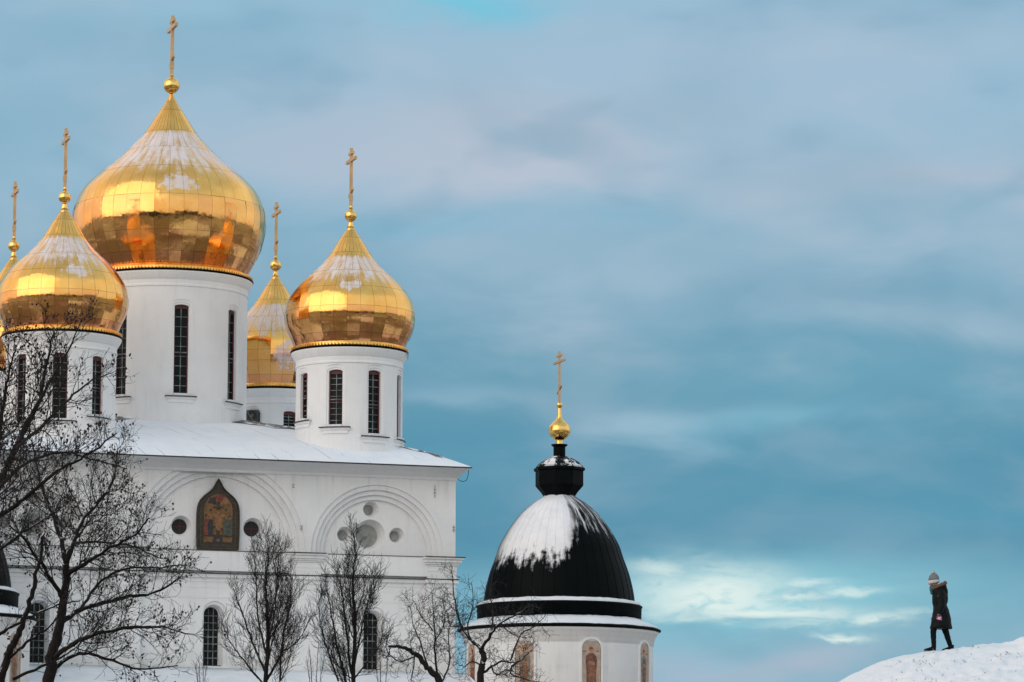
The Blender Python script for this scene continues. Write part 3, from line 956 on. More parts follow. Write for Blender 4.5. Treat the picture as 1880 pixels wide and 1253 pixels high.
R(-.20, .20, 15.72, 15.79, 2, .008)
P([(-.2, 14.98), (.2, 14.86), (.2, 14.93), (-.2, 15.05)], 2, .008)
P([(-.09, 14.88), (.09, 14.86), (.11, 15.1), (.13, 15.38), (.45, 15.44), (.45, 15.49), (.0, 15.50), (-.45, 15.49), (-.45, 15.44), (-.13, 15.38), (-.11, 15.1)], 4, .012)
P(disc(.0, 15.58, .09, 16), 1, .016)
P(disc(.0, 15.57, .055, 14), 4, .020)
for cx, robe, dy in ((-.44, 6, .012), (-.30, 3, .016), (.30, 5, .016), (.45, 5, .012)):
    figure(cx, 14.68, .74, .105, robe, dy)
R(-.56, .56, 14.62, 14.70, 2, .006)            # ground line
P([(.20 * cos(pi * i / 14), 14.42 + .28 * sin(pi * i / 14)) for i in range(15)], 3, .010)
P(disc(0, 14.50, .07, 14), 7, .014)
for s, mi in ((-1, 3), (1, 6)):
    P([(s * .08 + (0 if s > 0 else 0), 15.86), (s * .42, 15.92), (s * .34, 16.10), (s * .12, 16.16)][::s], mi if s < 0 else 4, .008)
P(disc(-.30, 15.66, .05, 12), 3, .008); P(disc(.30, 15.66, .05, 12), 3, .008)
P([(-.1, 16.02), (.14, 16.0), (.26, 16.2), (.05, 16.27), (-.12, 16.2)], 6, .016)
for i in range(30):                              # studs of the border
    for s in (-1, 1):
        z = 14.30 + i * .058
        m.prism(disc(s * .69, z, .016, 6), yy - .012, yy, 7)
for i in range(24):
    a = pi * i / 23
    m.prism(disc(.69 * cos(a), 15.98 + .30 * sin(a) ** .8 if sin(a) > 0 else 15.98, .016, 6), yy - .012, yy, 7)
for i in range(23):
    m.prism(disc(-.64 + i * .058, 14.28, .016, 6), yy - .012, yy, 7)
m.build('painting', M_I, icon)
m = MB()
o_, i_ = ogee(1.0), ogee(.955)
for k in range(len(o_)):
    j = (k + 1) % len(o_)
    b = m.add([(o_[k][0], LF - .16, o_[k][1]), (o_[j][0], LF - .16, o_[j][1]), (i_[j][0], LF - .14, i_[j][1]), (i_[k][0], LF - .14, i_[k][1]), (o_[k][0], LF - .02, o_[k][1]), (o_[j][0], LF - .02, o_[j][1]), (i_[j][0], LF - .09, i_[j][1]), (i_[k][0], LF - .09, i_[k][1])])
    for q in ((0, 1, 2, 3), (0, 4, 5, 1), (3, 2, 6, 7)):
        m.face([b + z for z in q][::-1])
m.build('frame', iconpaint('icon_frame', (.035, .025, .014), .5, 12), icon)

# --- drums and domes
def curved(mb, R, a0, a1, z0, z1, thick, mi=0, n=4):
    """a slab on the drum's face between local angles a0..a1"""
    b = len(mb.v)
    for i in range(n + 1):
        a = a0 + (a1 - a0) * i / n
        for (r, z) in ((R, z0), (R + thick, z0), (R + thick, z1), (R, z1)):
            mb.v.append((r * sin(a), -r * cos(a), z))
    for i in range(n):
        for k in range(4):
            q = [b + i * 4 + k, b + i * 4 + (k + 1) % 4, b + (i + 1) * 4 + (k + 1) % 4, b + (i + 1) * 4 + k]
            mb.face(q[::-1], mi, False)
    mb.face([b + k for k in range(4)]); mb.face([b + n * 4 + k for k in range(4)][::-1])

def make_tower(lx, ly, R, prof, rows, ncol, zfoot, ztop, wins, ww, gold, seed, ball, cross, visible=True):
    """R drum radius; prof [(z, r)] of the dome from foot to tip; wins [(angle, z0, z1)], angle from local -y, positive to the right"""
    dm = MB()
    # thick drum: outer wall and crowning mouldings in one profile
    dm.lathe([(zfoot, R), (ztop - .62, R), (ztop - .60, R + .035), (ztop - .53, R + .035), (ztop - .51, R + .015), (ztop - .34, R + .02), (ztop - .28, R + .07), (ztop - .18, R + .13), (ztop - .06, R + .19), (ztop, R + .20)], 96, 0, True)
    drum = dm.build('drum', M_PL, cath, (lx, ly, 0))
    cuts = []
    for a, z0, z1 in wins:
        for (w_, z0_, z1_, ya, yb) in ((ww + .40, z0 - .02, z1 + .20, -R - .4, -R + .035), (ww + .16, z0 - .02, z1 + .09, -R - .4, -R + .06), (ww, z0, z1, -R - .4, -R + .24)):
            c = MB()
            c.prism(arch(0, w_, z0_, z1_, 10, w_ * .28 if w_ > ww else ww * .16), ya, yb)
            c.v = [(x * cos(a) - y * sin(a), x * sin(a) + y * cos(a), z) for x, y, z in c.v]
            cuts.append(c)
    carve(drum, cuts, M_PL)
    for p in drum.data.polygons:
        p.use_smooth = False
    for a, z0, z1 in wins:
        wo = MB()
        y = -R + .235
        wo.prism(arch(0, ww + .04, z0 - .02, z1 + .02, 10, ww * .18), y, y + .05, 0)
        # frame
        t = .05
        wo.box(-ww / 2, -ww / 2 + t, y - .06, y - .004, z0, z1 - .06, 1)
        wo.box(ww / 2 - t, ww / 2, y - .06, y - .004, z0, z1 - .06, 1)
        wo.box(-ww / 2 + t, ww / 2 - t, y - .058, y - .004, z1 - .17, z1 - .02, 1)
        zm = z0 + (z1 - z0) * .47
        wo.box(-ww / 2 + t, ww / 2 - t, y - .062, y - .004, zm - .028, zm + .028, 1)
        wo.box(-ww / 2 + t, ww / 2 - t, y - .070, y - .063, zm - .004, zm + .03, 2)
        wo.box(-.014, .014, y - .04, y - .003, z0, z1 - .18, 2)
        nb = 9
        for k in range(1, nb):
            zz = z0 + (z1 - z0 - .1) * k / nb
            if abs(zz - zm) > .1:
                wo.box(-ww / 2 + t, ww / 2 - t, y - .038, y - .0035, zz - .011, zz + .011, 2)
        wob_ = wo.build('window', [M_GLASS, M_RED, M_MUNT], drum)
        wob_.rotation_euler = (0, 0, a)
        si = MB()
        hw = (ww / 2 + .34) / R
        curved(si, R - .05, -hw, hw, z0 - .075, z0 - .035, .19, 1)
        curved(si, R - .05, -hw * .93, hw * .93, z0 - .16, z0 - .076, .14, 0)
        curved(si, R - .05, -hw * .82, hw * .82, z0 - .30, z0 - .161, .10, 0)
        curved(si, R - .20, -ww / 2 / R, ww / 2 / R, z0 - .034, z0 + .035 + random.random() * .03, .30, 2)
        s_ = si.build('sill', [M_PL, M_LEDGE, M_SNOW], drum)
        s_.rotation_euler = (0, 0, a)
    # dome: gilded sheets, lace ring, dark drip lip
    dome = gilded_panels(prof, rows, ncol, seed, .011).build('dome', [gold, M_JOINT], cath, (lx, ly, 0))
    rg = MB()
    zr, rr = prof[0]
    rg.lathe([(ztop + .002, R + .21), (ztop + .05, R + .235), (ztop + .07, R + .23)], 96, 1, True)
    rg.lathe([(ztop + .071, R + .10), (ztop + .10, R + .17), (ztop + .20, R + .14), (ztop + .26, R + .08), (ztop + .30, rr)], 96, 0, True)
    rg.lathe([(ztop + .30, rr + .01), (ztop + .40, rr + .02), (ztop + .44, rr + .01)], 96, 2, True)
    nd = int(2 * pi * (R + .2) / .14)
    for k in range(nd):                             # the pierced teeth of the lace
        a = 2 * pi * k / nd
        ux, uy = cos(a), sin(a)
        p = Vector((ux * (R + .185), uy * (R + .185), ztop + .15))
        rg.obox(p, Vector((-uy, ux, 0)) * .032, Vector((ux, uy, 0)) * .02, (0, 0, .055), 0)
    rg.build('lace_ring', [M_LACE, M_DARK, M_COPPER], dome)
    # orb and cross
    zt = prof[-1][0]
    bz, br = ball
    ob = MB()
    ob.lathe([(zt - .35, prof[-1][1] + .11), (zt, .085), (bz - br * .9, .06)], 20, 0, True)
    ob.ball((0, 0, bz), br, 28, 0)
    ob.lathe([(bz + br * .93, .075), (bz + br + .13, .07), (bz + br + .22, .045)], 14, 0, True)
    ob.build('orb', M_CHG, dome)
    cr = MB()
    orthodox_cross(cr, bz + br + .05, cross[0], cross[1], cross[2])
    cr.build('cross', M_GCROSS, dome)
    return drum, dome

def face_angle(lx, ly):
    """local angle (from local -y, positive towards local +x) of the direction to the viewer"""
    w = to_world((lx, ly, 0))
    v = -w
    x, y = cos(TH) * v.x + sin(TH) * v.y, -sin(TH) * v.x + cos(TH) * v.y
    return atan2(x, -y)
def win_list(lx, ly, R, spec):
    fa = face_angle(lx, ly)
    out = []
    for deg, yt, yb in spec:
        a = fa + radians(deg)
        w = to_world((lx + R * sin(a), ly - R * cos(a), 0))
        out.append((a, z_at(w.x, w.y, yb), z_at(w.x, w.y, yt)))
    return out
def ypx(lx, ly):
    w = to_world((lx, ly, 0))
    return lambda y: z_at(w.x, w.y, y)

# main dome
MX = -.23
zy_ = ypx(MX, 0)
zy = lambda y: zy_(y + 5 + 5 * max(0, min(1, (y - 400) / 100)))
S = .02235
pm = [(505, 141), (497, 145), (480, 155), (462, 165), (447, 170.5), (425, 176), (405, 177.5), (385, 174.5), (352, 159), (320, 127), (302, 105), (283, 84), (265, 66), (246, 49), (220, 32), (200, 19), (186, 10), (174, 4)]
prof_m = [(zy(y), r * S) for y, r in pm]
rows_m = [zy(y) for y in (505, 480, 446, 385, 327, 283, 246, 204, 188, 174)]
fa = face_angle(MX, 0)
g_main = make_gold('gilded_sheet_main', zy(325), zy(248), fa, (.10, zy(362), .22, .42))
def steps(spec, extra):
    return spec + extra
make_tower(MX, 0, 3.24, prof_m, rows_m, 42, 18.5, zy(514), win_list(MX, 0, 3.24, [(-36, 567, 732), (10, 562, 729), (55, 572, 741), (-80, 580, 745)]), .58, g_main, 3, (zy(156), .335), (2.55, 1.55, .13))

ps = [(641, 100.5), (634, 102), (622, 107), (606, 114.5), (592, 118), (581, 119), (566, 117), (552, 112.5), (528, 95), (509, 75), (490, 54), (470, 38), (450, 25.5), (434, 15), (424, 8), (411, 3.5)]
rows_s = (641, 622, 596, 576, 540, 508, 470, 440, 426, 411)
def small(lx, ly, dz, s, angs, seed, snow, zf=17.6, R=2.12, ww=.56, cross=(2.45, 1.35, .11)):
    zf0 = ypx(D, -D)
    zf_ = lambda y: zf0(y + 4 * max(0, min(1, (y - 500) / 100)))
    prof = [(zf_(y) + dz, r * .0215 * s) for y, r in ps]
    rows = [zf_(y) + dz for y in rows_s]
    fa = face_angle(lx, ly)
    pa, py_, wa, wz = snow[2]
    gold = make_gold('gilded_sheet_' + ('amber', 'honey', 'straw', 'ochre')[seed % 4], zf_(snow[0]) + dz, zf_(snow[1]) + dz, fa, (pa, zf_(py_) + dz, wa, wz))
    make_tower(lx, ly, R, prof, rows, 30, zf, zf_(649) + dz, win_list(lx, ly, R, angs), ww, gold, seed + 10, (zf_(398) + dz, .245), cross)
small(5.88, -D, 0.0, 1.02, [(-60, 687, 774), (-15, 680, 784), (29, 681, 801), (73, 690, 808)], 0, (520, 478, (.0, 540, .24, .26)))
small(-5.70, -D, .06, 1.0, [(-48, 655, 781), (-1, 652, 775), (43, 658, 769)], 1, (522, 475, (.25, 545, .30, .30)))
small(5.74, D, -.22, 1.02, [(-24, 757, 812), (19, 757, 815), (64, 757, 812)], 2, (540, 480, (.22, 585, .32, .7)))
small(-5.58, D, .0, 1.0, [(-30, 757, 800), (15, 757, 800)], 3, (540, 480, (.0, 560, .2, .3)))

# icicles under the lip of the right-hand front drum
fa = face_angle(5.88, -D)
zt_ = ypx(5.88, -D)(649)
random.seed(2)
M_ICE = simple('ice', (.35, .45, .50), .15, 0, .2, 8)
for k in range(26):
    a = fa + radians(74 + k * 1.5)
    r = 2.15 + .19
    l = random.uniform(.06, .26)
    p = Vector((5.88 + r * sin(a), -D - r * cos(a), zt_ - .02))
    ic = MB()
    ic.tube([p, p - Vector((0, 0, l * .5)), p - Vector((0, 0, l))], [.016, .010, .002], 4)
    ic.build('icicle', M_ICE, cath)

# air conditioner hung in a window of the rear drum
fa = face_angle(5.74, D)
a = fa + radians(-24)
wv = to_world((5.74 + 2.15 * sin(a), D - 2.15 * cos(a), 0))
zc = z_at(wv.x, wv.y, 767)
ac = thing('air_conditioner', 'dark air conditioner unit hung in the rear drum window beside the main drum', 'air conditioner', (wv.x, wv.y, zc), TH + a)
m = MB(); m.box(-.24, .24, -.14, .20, -.26, .24); m.build('casing', simple('grey_casing', (.05, .05, .05), .5), ac)
m = MB(); m.lathe([(-.02, .19), (0.02, .19)], 28, 0, False); o = m.build('fan_guard', simple('fan_grille', (.012, .012, .012), .5), ac); o.rotation_euler = (pi / 2, 0, 0); o.location = (.03, -.15, .01)
m = MB(); m.lathe([(-.035, .07), (0.035, .07)], 18, 0, False); o2 = m.build('hub', simple('fan_hub', (.12, .12, .12), .5), o)
m = MB(); m.tube([Vector(q) for q in spline([(-.2, -.16, .25), (-.1, -.2, .05), (.08, -.2, -.18), (.3, -.16, -.3)], 5)], [.014] * 16, 5); m.build('hose', M_MUNT, ac)

# ------------------------------------------------------------------ the two black-domed chapels
M_SKIN_P = iconpaint('panel_pink', (.46, .36, .285), .15, 5)
M_SAINT = [M_SKIN_P, iconpaint('panel_edge', (.24, .15, .09), .3), iconpaint('panel_robe_grey', (.20, .20, .17), .35, 8), iconpaint('panel_robe_brown', (.24, .11, .06), .35, 8),
           iconpaint('panel_face', (.36, .17, .10), .2), iconpaint('panel_halo', (.46, .29, .19), .2), iconpaint('panel_maroon', (.17, .065, .05), .35, 8)]
def make_chapel(label, px, Y, dz, saints, tag_):
    X = (px - 940) / F * (Y * _c + 12 * _s)
    root = thing('chapel', label, 'chapel', (X, Y, 0), TH, 'black domed chapels flanking the cathedral')
    zr = lambda y: z_at((1028 - 940) / F * 147, 146.0, y) + dz
    s = .02151
    va = atan2(-X, Y)                      # turn from world -y to the viewer
    fa = va - TH                           # local angle from -y, positive to +x
    fa = -(-fa)
    Rd = 3.68
    dm = MB()
    dm.lathe([(GZ - .6, Rd), (zr(1190), Rd), (zr(1187), Rd), (zr(1186), Rd + .03), (zr(1180), Rd + .03), (zr(1179), Rd + .05), (zr(1172), Rd + .09), (zr(1167), Rd + .17), (zr(1162), Rd + .23)], 128, 0, True)
    drum = dm.build('drum', M_PL2, root)
    # skirt roof: dark edge with snow on it
    m = MB()
    m.lathe([(zr(1161.5), Rd + .22), (zr(1160), 3.99), (zr(1158), 4.0), (zr(1157), 3.97), (zr(1140), 3.2)], 128, 0, True)
    sk = m.build('skirt_roof', M_DARK, root)
    def snowring(r0, r1, z0, z1, thick, seed):
        q = MB(); n = 160
        rows_ = []
        for i, t in enumerate((0, .06, .35, .7, .94, 1.0)):
            ring = []
            for k in range(n):
                a = 2 * pi * k / n
                nz = mnoise.noise(Vector((cos(a) * 6, sin(a) * 6, seed))) * .5 + mnoise.noise(Vector((cos(a) * 19, sin(a) * 19, seed))) * .35
                r = r0 + (r1 - r0) * t + (nz * .06 if t < .1 else 0)
                z = z0 + (z1 - z0) * t + (thick * (1 + nz * .6) if 0 < t < 1 else 0)
                ring.append((r * cos(a), r * sin(a), z))
            rows_.append(q.add(ring))
        for A, B in zip(rows_, rows_[1:]):
            for k in range(n):
                q.face([A + k, A + (k + 1) % n, B + (k + 1) % n, B + k], 0, True)
        return q
    snowring(3.90, 3.2, zr(1156), zr(1141), .07, 1).build('snow_cap', M_SNOW, sk)
    m = MB()
    m.lathe([(zr(1143), 3.22), (zr(1117), 3.24), (zr(1116), 3.27), (zr(1114), 3.27), (zr(1113), 3.22), (zr(1110), 2.9)], 128, 0, True)
    bd = m.build('band', M_DARK, root)
    snowring(3.20, 2.9, zr(1112.5), zr(1108), .085, 7).build('snow_cap', M_SNOW, bd)
    # dome in standing-seam sheet
    pr = [(1113, 138), (1095, 136.5), (1074, 132.5), (1050, 126), (1024, 116.5), (1004, 110), (984, 99.5), (966, 88), (948, 74), (935, 61), (923, 46), (915, 33), (910, 27)]
    prof = [(zr(y), r * s) for y, r in pr]
    m = MB()
    sp = spline(prof, 4)
    n = 40
    m.lathe(sp, n * 3, 0, True)
    for k in range(n):
        a = 2 * pi * (k + .5) / n
        pts = [Vector(((r + .006) * cos(a), (r + .006) * sin(a), z)) for z, r in sp]
        m.tube(pts, [.008] * len(pts), 4, 0)
    m.build('dome', make_black_dome('black_dome_sheet_' + tag_, fa, zr(1113), zr(910)), root)
    # lantern: eight-sided, flaring body with a small snow-dusted cap
    m = MB()
    def octa(y, r): return (zr(y), r * s * 1.04)
    m.lathe([octa(916, 29), octa(911, 28.5), octa(904, 33), octa(896, 40), octa(892, 43), octa(866, 43), octa(864, 46), octa(860, 46), octa(859, 43)], 8, 0, False)
    la = m.build('lantern', M_DARK, root)
    la.rotation_euler = (0, 0, fa + radians(22.5 + 12))
    m = MB()
    m.lathe([octa(859.5, 42.5), octa(856, 40), octa(850, 34.5), octa(845, 27), octa(841, 19), octa(838, 12)], 8, 0, False)
    for k in range(8):
        a = 2 * pi * k / 8
        pts = [Vector((r * s * 1.05 * cos(a), r * s * 1.05 * sin(a), zr(y))) for y, r in ((859.5, 42.5), (856, 40), (850, 34.5), (845, 27), (841, 19), (838, 12))]
        m.tube(pts, [.022] * 6, 4, 0)
    m.build('lantern_cap', make_dusted('dusted_cap_' + tag_, (.005, .0065, .007), .42), la)
    m = MB()
    m.lathe([(zr(840), 11 * s), (zr(821), 11 * s), (zr(820), 12 * s), (zr(818), 15 * s), (zr(816), 15 * s)], 20, 0, False)
    m.build('neck', M_DARK, la)
    m = MB()
    m.lathe([(zr(y), r * s) for y, r in spline([(817, 6.5), (808, 6.5), (807.5, 8), (803, 14), (797, 19), (790, 20.5), (783, 19), (776, 13.5), (771, 8), (766, 5), (757, 3.5), (749, 3)], 4)], 32, 0, True)
    m.ball((0, 0, zr(743.5)), 5.8 * s, 20, 0)
    fin = m.build('gilded_finial', M_CHG, root)
    m = MB()
    z0 = zr(740)
    orthodox_cross(m, z0, zr(645) - z0, 1.42, .075)
    m.build('cross', M_GCROSS, fin)
    # painted saints in arched frames around the drum
    zt, zb = zr(1183), zr(1300)
    for i, deg in enumerate(saints):
        a = fa + radians(deg)
        w = .78
        rec = MB()
        out = arch(0, w + .16, zb - .1, zt + .07, 16, .40)
        inn = arch(0, w, zb, zt, 16, .36)
        y0 = -Rd - .035
        m = MB()
        m.prism(inn, -Rd + .0, -Rd + .12, 0)
        rx = random.Random(i + 5)
        body, second = ((3, 6), (2, 3), (6, 3), (2, 6))[i % 4]
        def Q(poly, mi, dy): m.prism(poly, -Rd - dy, -Rd - dy + .003, mi)
        H = 1.9
        z1 = zt - .22 - H
        for e, x_ in ((1, -1), (1, 1)):
            Q([(x_ * w / 2 - .02, zb), (x_ * w / 2 + .02, zb), (x_ * w / 2 + .02, zt - .36), (x_ * w / 2 - .02, zt - .36)], 1, .004)
        Q([(-.19, z1), (.19, z1), (.20, z1 + .9), (.235, z1 + 1.25), (.21, z1 + 1.46), (.08, z1 + 1.58), (-.08, z1 + 1.58), (-.21, z1 + 1.46), (-.235, z1 + 1.25), (-.20, z1 + .9)], body, .004)
        Q([(-.10, z1 + .2), (.12, z1 + .1), (.14, z1 + 1.0), (.05, z1 + 1.46), (-.06, z1 + 1.46), (-.12, z1 + .9)], second, .008)
        Q([(-.22, z1 + .98), (.20, z1 + .86), (.22, z1 + .94), (-.20, z1 + 1.06)], 3, .012)
        Q([(-.15, z1 + 1.16), (.16, z1 + 1.10), (.13, z1 + 1.24), (-.1, z1 + 1.28)], 4, .012)
        Q(disc(0, z1 + 1.72, .135, 20), 5, .006)
        Q(disc(0, z1 + 1.70, .075, 16), 4, .010)
        Q(disc(0, z1 + 1.735, .080, 12)[:7], 6, .012)
        for s_ in (-1, 1):
            for k in range(3):
                Q([(s_ * (.22 + k * .045) - .012, z1 + 1.62 - (k % 2) * .02), (s_ * (.22 + k * .045) + .012, z1 + 1.62), (s_ * (.22 + k * .045) + .012, z1 + 1.68), (s_ * (.22 + k * .045) - .012, z1 + 1.67)], 6, .004)
        pn = m.build('saint_panel', M_SAINT, root)
        pn.rotation_euler = (0, 0, a)
        f = MB()
        n_ = len(out)
        for k in range(n_):
            j = (k + 1) % n_
            ya, yb, yc = -Rd - .05, -Rd - .02, -Rd + .15
            b = f.add([(out[k][0], ya, out[k][1]), (out[j][0], ya, out[j][1]), (inn[j][0], ya, inn[j][1]), (inn[k][0], ya, inn[k][1]), (out[k][0], yc, out[k][1]), (out[j][0], yc, out[j][1]), (inn[j][0], yc, inn[j][1]), (inn[k][0], yc, inn[k][1])])
            for q in ((3, 2, 1, 0), (1, 5, 4, 0), (7, 6, 2, 3)):
                f.face([b + z for z in q][::-1])
        # little raised cross above the frame
        zc_ = zt + .20
        f.box(-.025, .025, -Rd - .05, -Rd + .05, zc_ - .10, zc_ + .14)
        f.box(-.09, .09, -Rd - .047, -Rd + .05, zc_ + .0, zc_ + .05)
        f.box(-.07, .07, -Rd - .044, -Rd + .05, zc_ - .13, zc_ - .085)
        f.build('frame', M_PL2, pn)
    return root
make_chapel('whole white round chapel with black snow-streaked dome right of the cathedral', 1028, 146.0, 0.0, (-66, -21, 19.5, 63), 'east')
make_chapel('cropped white round chapel with black dome edge at the photo\'s lower left', -126, 136.0, -.28, (12, 57), 'west')

# ------------------------------------------------------------------ bare trees
M_BARK1 = make_bark('dark_bark', (.013, .012, .011), .30)
M_BARK2 = make_bark('snowy_bark', (.013, .0115, .011), .80)
M_TWIG = simple('twig_bark', (.011, .0095, .009), .9, 0, .4, 8)
M_SEED = simple('dry_seed_clusters', (.022, .011, .011), .9, 0, .5, 9)

class Tree:
    def __init__(self, seed, up=.25, wig=.22, dens=(3.0, 3.5, 4.5), ang=(28, 58), lf=(.34, .62), rmin=.005, seeds=0.0, maxlev=3, seg=.16, depth=.7, thr=.035, taper=.35, flat=0.0, minlen=.16):
        self.R = random.Random(seed)
        self.trunk, self.crown = MB(), MB()
        self.__dict__.update(up=up, wig=wig, dens=dens, ang=ang, lf=lf, rmin=rmin, seeds=seeds, maxlev=maxlev, seg=seg, depth=depth, thr=thr, taper=taper, flat=flat, minlen=minlen)
    def rv(self):
        R = self.R
        return Vector((R.gauss(0, 1), R.gauss(0, 1) * self.depth, R.gauss(0, 1)))
    def path(self, pts, r0, r1, lev, dens=None, lmax=None, tmin=.12):
        """a given limb: tube along pts, side shoots along it"""
        sp = [Vector(q) for q in spline([tuple(p) for p in pts], 6)]
        n = len(sp)
        for i in range(1, n - 1):
            sp[i] = sp[i] + self.rv() * (r0 * .05 + .007)
        rad = [r0 + (r1 - r0) * (i / (n - 1)) for i in range(n)]
        (self.trunk if r0 > self.thr else self.crown).tube(sp, rad, 7 if r0 > .05 else 5)
        self.shoots(sp, rad, lev, dens, lmax, tmin)
    def shoots(self, sp, rad, lev, dens=None, lmax=None, tmin=.12):
        if lev > self.maxlev: return
        R = self.R
        L = sum((b - a).length for a, b in zip(sp, sp[1:]))
        d = self.dens[min(lev, len(self.dens) - 1)] if dens is None else dens
        k = max(1, int(L * d + R.random()))
        for q in range(k):
            t = tmin + (1 - tmin) * (q + R.random()) / k
            i = min(len(sp) - 2, int(t * (len(sp) - 1)))
            f = t * (len(sp) - 1) - i
            p = sp[i].lerp(sp[i + 1], min(1, f))
            tan = (sp[i + 1] - sp[i]).normalized()
            a = radians(R.uniform(*self.ang))
            side = self.rv()
            side = (side - tan * side.dot(tan))
            if side.length < 1e-4: continue
            side.normalize()
            dr = tan * cos(a) + side * sin(a)
            base = L if lmax is None else min(L, lmax)
            ln = base * R.uniform(*self.lf) * (1.05 - .55 * t)
            if ln < self.minlen: ln = self.minlen * R.uniform(.8, 1.4)
            r = rad[i] * R.uniform(.40, .62)
            r = max(self.rmin, min(r, ln * .0125 + .002))
            self.branch(p, dr, ln, r, lev + 1)
    def branch(self, p, dr, ln, r, lev):
        R = self.R
        n = max(3, min(14, int(ln / self.seg) + 2))
        pts, rad = [p], [r]
        d = dr.copy()
        for i in range(n):
            d = (d + self.rv() * self.wig + Vector((0, 0, self.up * .35))).normalized()
            pts.append(pts[-1] + d * (ln / n))
            rad.append(max(self.rmin * .7, r * (1 - (1 - self.taper) * (i + 1) / n)))
        (self.trunk if r > self.thr else self.crown).tube(pts, rad, 5 if r > .03 else 3)
        if self.seeds and lev >= 2 and R.random() < self.seeds:
            for _ in range(R.choice((1, 2, 3))):
                c = pts[-1] + self.rv() * .035
                s = R.uniform(.010, .022)
                b = self.crown.add([c + Vector((s, 0, 0)), c + Vector((-s, 0, 0)), c + Vector((0, s, 0)), c + Vector((0, -s, 0)), c + Vector((0, 0, s * 1.2)), c + Vector((0, 0, -s * 1.6))])
                for q in ((0, 2, 4), (2, 1, 4), (1, 3, 4), (3, 0, 4), (2, 0, 5), (1, 2, 5), (3, 1, 5), (0, 3, 5)):
                    self.crown.face([b + z for z in q], 1)
        if lev <= self.maxlev:
            self.shoots(pts, rad, lev, tmin=.2)
    def build(self, name, label, cat, base, barks, group=None):
        root = thing(name, label, cat, base, 0, group)
        for mb in (self.trunk, self.crown):
            mb.v = [(x - base[0], y - base[1], z - base[2]) for x, y, z in mb.v]
        self.trunk.build('trunk', barks[0], root)
        self.crown.build('crown', barks[1:], root)
        return root

def limb(Y, *pp):
    """(px, py[, dy]) rows to world points about depth Y"""
    return [at(p[0], p[1], Y + (p[2] if len(p) > 2 else 0)) for p in pp]
def base_of(px, py, Y, lean=0.0):
    p = at(px, py, Y)
    return Vector((p.x + lean, Y, ground_z(p.x, Y) - .15))

# big left tree: forked trunk leaning right, seed clusters
Y = 66.0
T = Tree(11, up=.30, wig=.20, dens=(2.8, 9.0, 10.5), rmin=.0040, seeds=.13, maxlev=3, seg=.12, depth=.75, thr=.032, lf=(.34, .66), minlen=.14)
base = base_of(60, 1253, Y)
T.path([base, at(78, 1500, Y), at(92, 1253, Y), at(108, 1170, Y), at(122, 1090, Y), at(124, 1040, Y)], .150, .050, 1, dens=.8, lmax=2.2, tmin=.6)
T.path(limb(Y, (124, 1040), (150, 965, .3), (185, 925, .6), (209, 890, 1), (215, 840, 1.2)), 0.0551, .014, 1, lmax=2.0)
T.path(limb(Y, (123, 1060), (160, 1040, -.4), (205, 1010, -.8), (250, 985, -1.2), (275, 955, -1.6)), 0.0488, .012, 1, lmax=1.9)
T.path(limb(Y, (112, 1150), (160, 1120, .5), (230, 1102, .9), (290, 1090, 1.2), (335, 1062, 1.4)), 0.0533, .012, 1, lmax=1.9)
T.path(limb(Y, (100, 1215), (150, 1180, -.6), (215, 1160, -1.2), (290, 1155, -1.6), (345, 1168, -1.8)), 0.0515, .011, 1, lmax=1.7)
T.path(limb(Y, (124, 1045), (112, 985, .4), (90, 930, .8), (70, 870, 1.1), (60, 810, 1.3)), 0.0488, .012, 1, lmax=1.9)
T.path(limb(Y, (118, 1105), (85, 1050, -.5), (50, 1000, -1), (20, 970, -1.4)), 0.0444, .012, 1, lmax=1.9)
T.path(limb(Y, (95, 1240), (150, 1205, .4), (200, 1215, .8), (260, 1232, 1.0), (330, 1226, 1.2)), 0.0400, .010, 1, lmax=1.4)
T.path(limb(Y, (135, 1005), (170, 1000, .8), (235, 1005, 1.5), (300, 1030, 2.0)), 0.0311, .010, 1, lmax=1.6)
T.path(limb(Y, (150, 1125), (180, 1080, .2), (225, 1050, .1), (300, 1045, 0), (345, 1040, .1)), 0.0311, .009, 1, lmax=1.5)
T.build('bare_tree', 'largest bare tree, its forked trunk leaning right with seed clusters, lower left', 'tree', base, [M_BARK2, M_TWIG, M_SEED], 'bare trees before the cathedral')

# second left tree: its trunk stands outside the picture, limbs rise into the left edge
Y = 58.0
T = Tree(23, up=.32, wig=.20, dens=(2.8, 9.0, 10.5), rmin=.0036, seeds=.13, maxlev=3, seg=.12, depth=.75, thr=.032, lf=(.34, .66), minlen=.13)
base = base_of(-150, 1253, Y)
T.path([base, at(-140, 1500, Y), at(-120, 1250, Y), at(-80, 1060, Y), at(-50, 980, Y)], .18, .075, 1, dens=.5, lmax=2.0, tmin=.7)
T.path(limb(Y, (-55, 990), (-10, 915, .2), (40, 805, .5), (72, 745, .8), (82, 690, 1.0), (100, 610, 1.2)), 0.0755, .012, 1, lmax=2.1)
T.path(limb(Y, (-55, 990), (0, 955, -.4), (55, 915, -.8), (110, 868, -1.1), (165, 838, -1.4), (215, 800, -1.7)), 0.0488, .010, 1, lmax=1.6)
T.path(limb(Y, (-80, 1050), (-30, 880, .6), (0, 790, 1), (12, 710, 1.3), (30, 640, 1.5)), 0.0533, .011, 1, lmax=1.9)
T.path(limb(Y, (30, 830), (70, 795, .3), (120, 745, .5), (165, 705, .7), (205, 690, .9)), 0.0319, .008, 1, lmax=1.4)
T.path(limb(Y, (62, 760), (95, 700, -.3), (130, 640, -.6), (150, 590, -.8)), 0.0284, .007, 1, lmax=1.2)
T.path(limb(Y, (0, 900), (45, 860, .5), (110, 835, .9), (180, 850, 1.3), (235, 865, 1.6)), 0.0302, .008, 1, lmax=1.3)
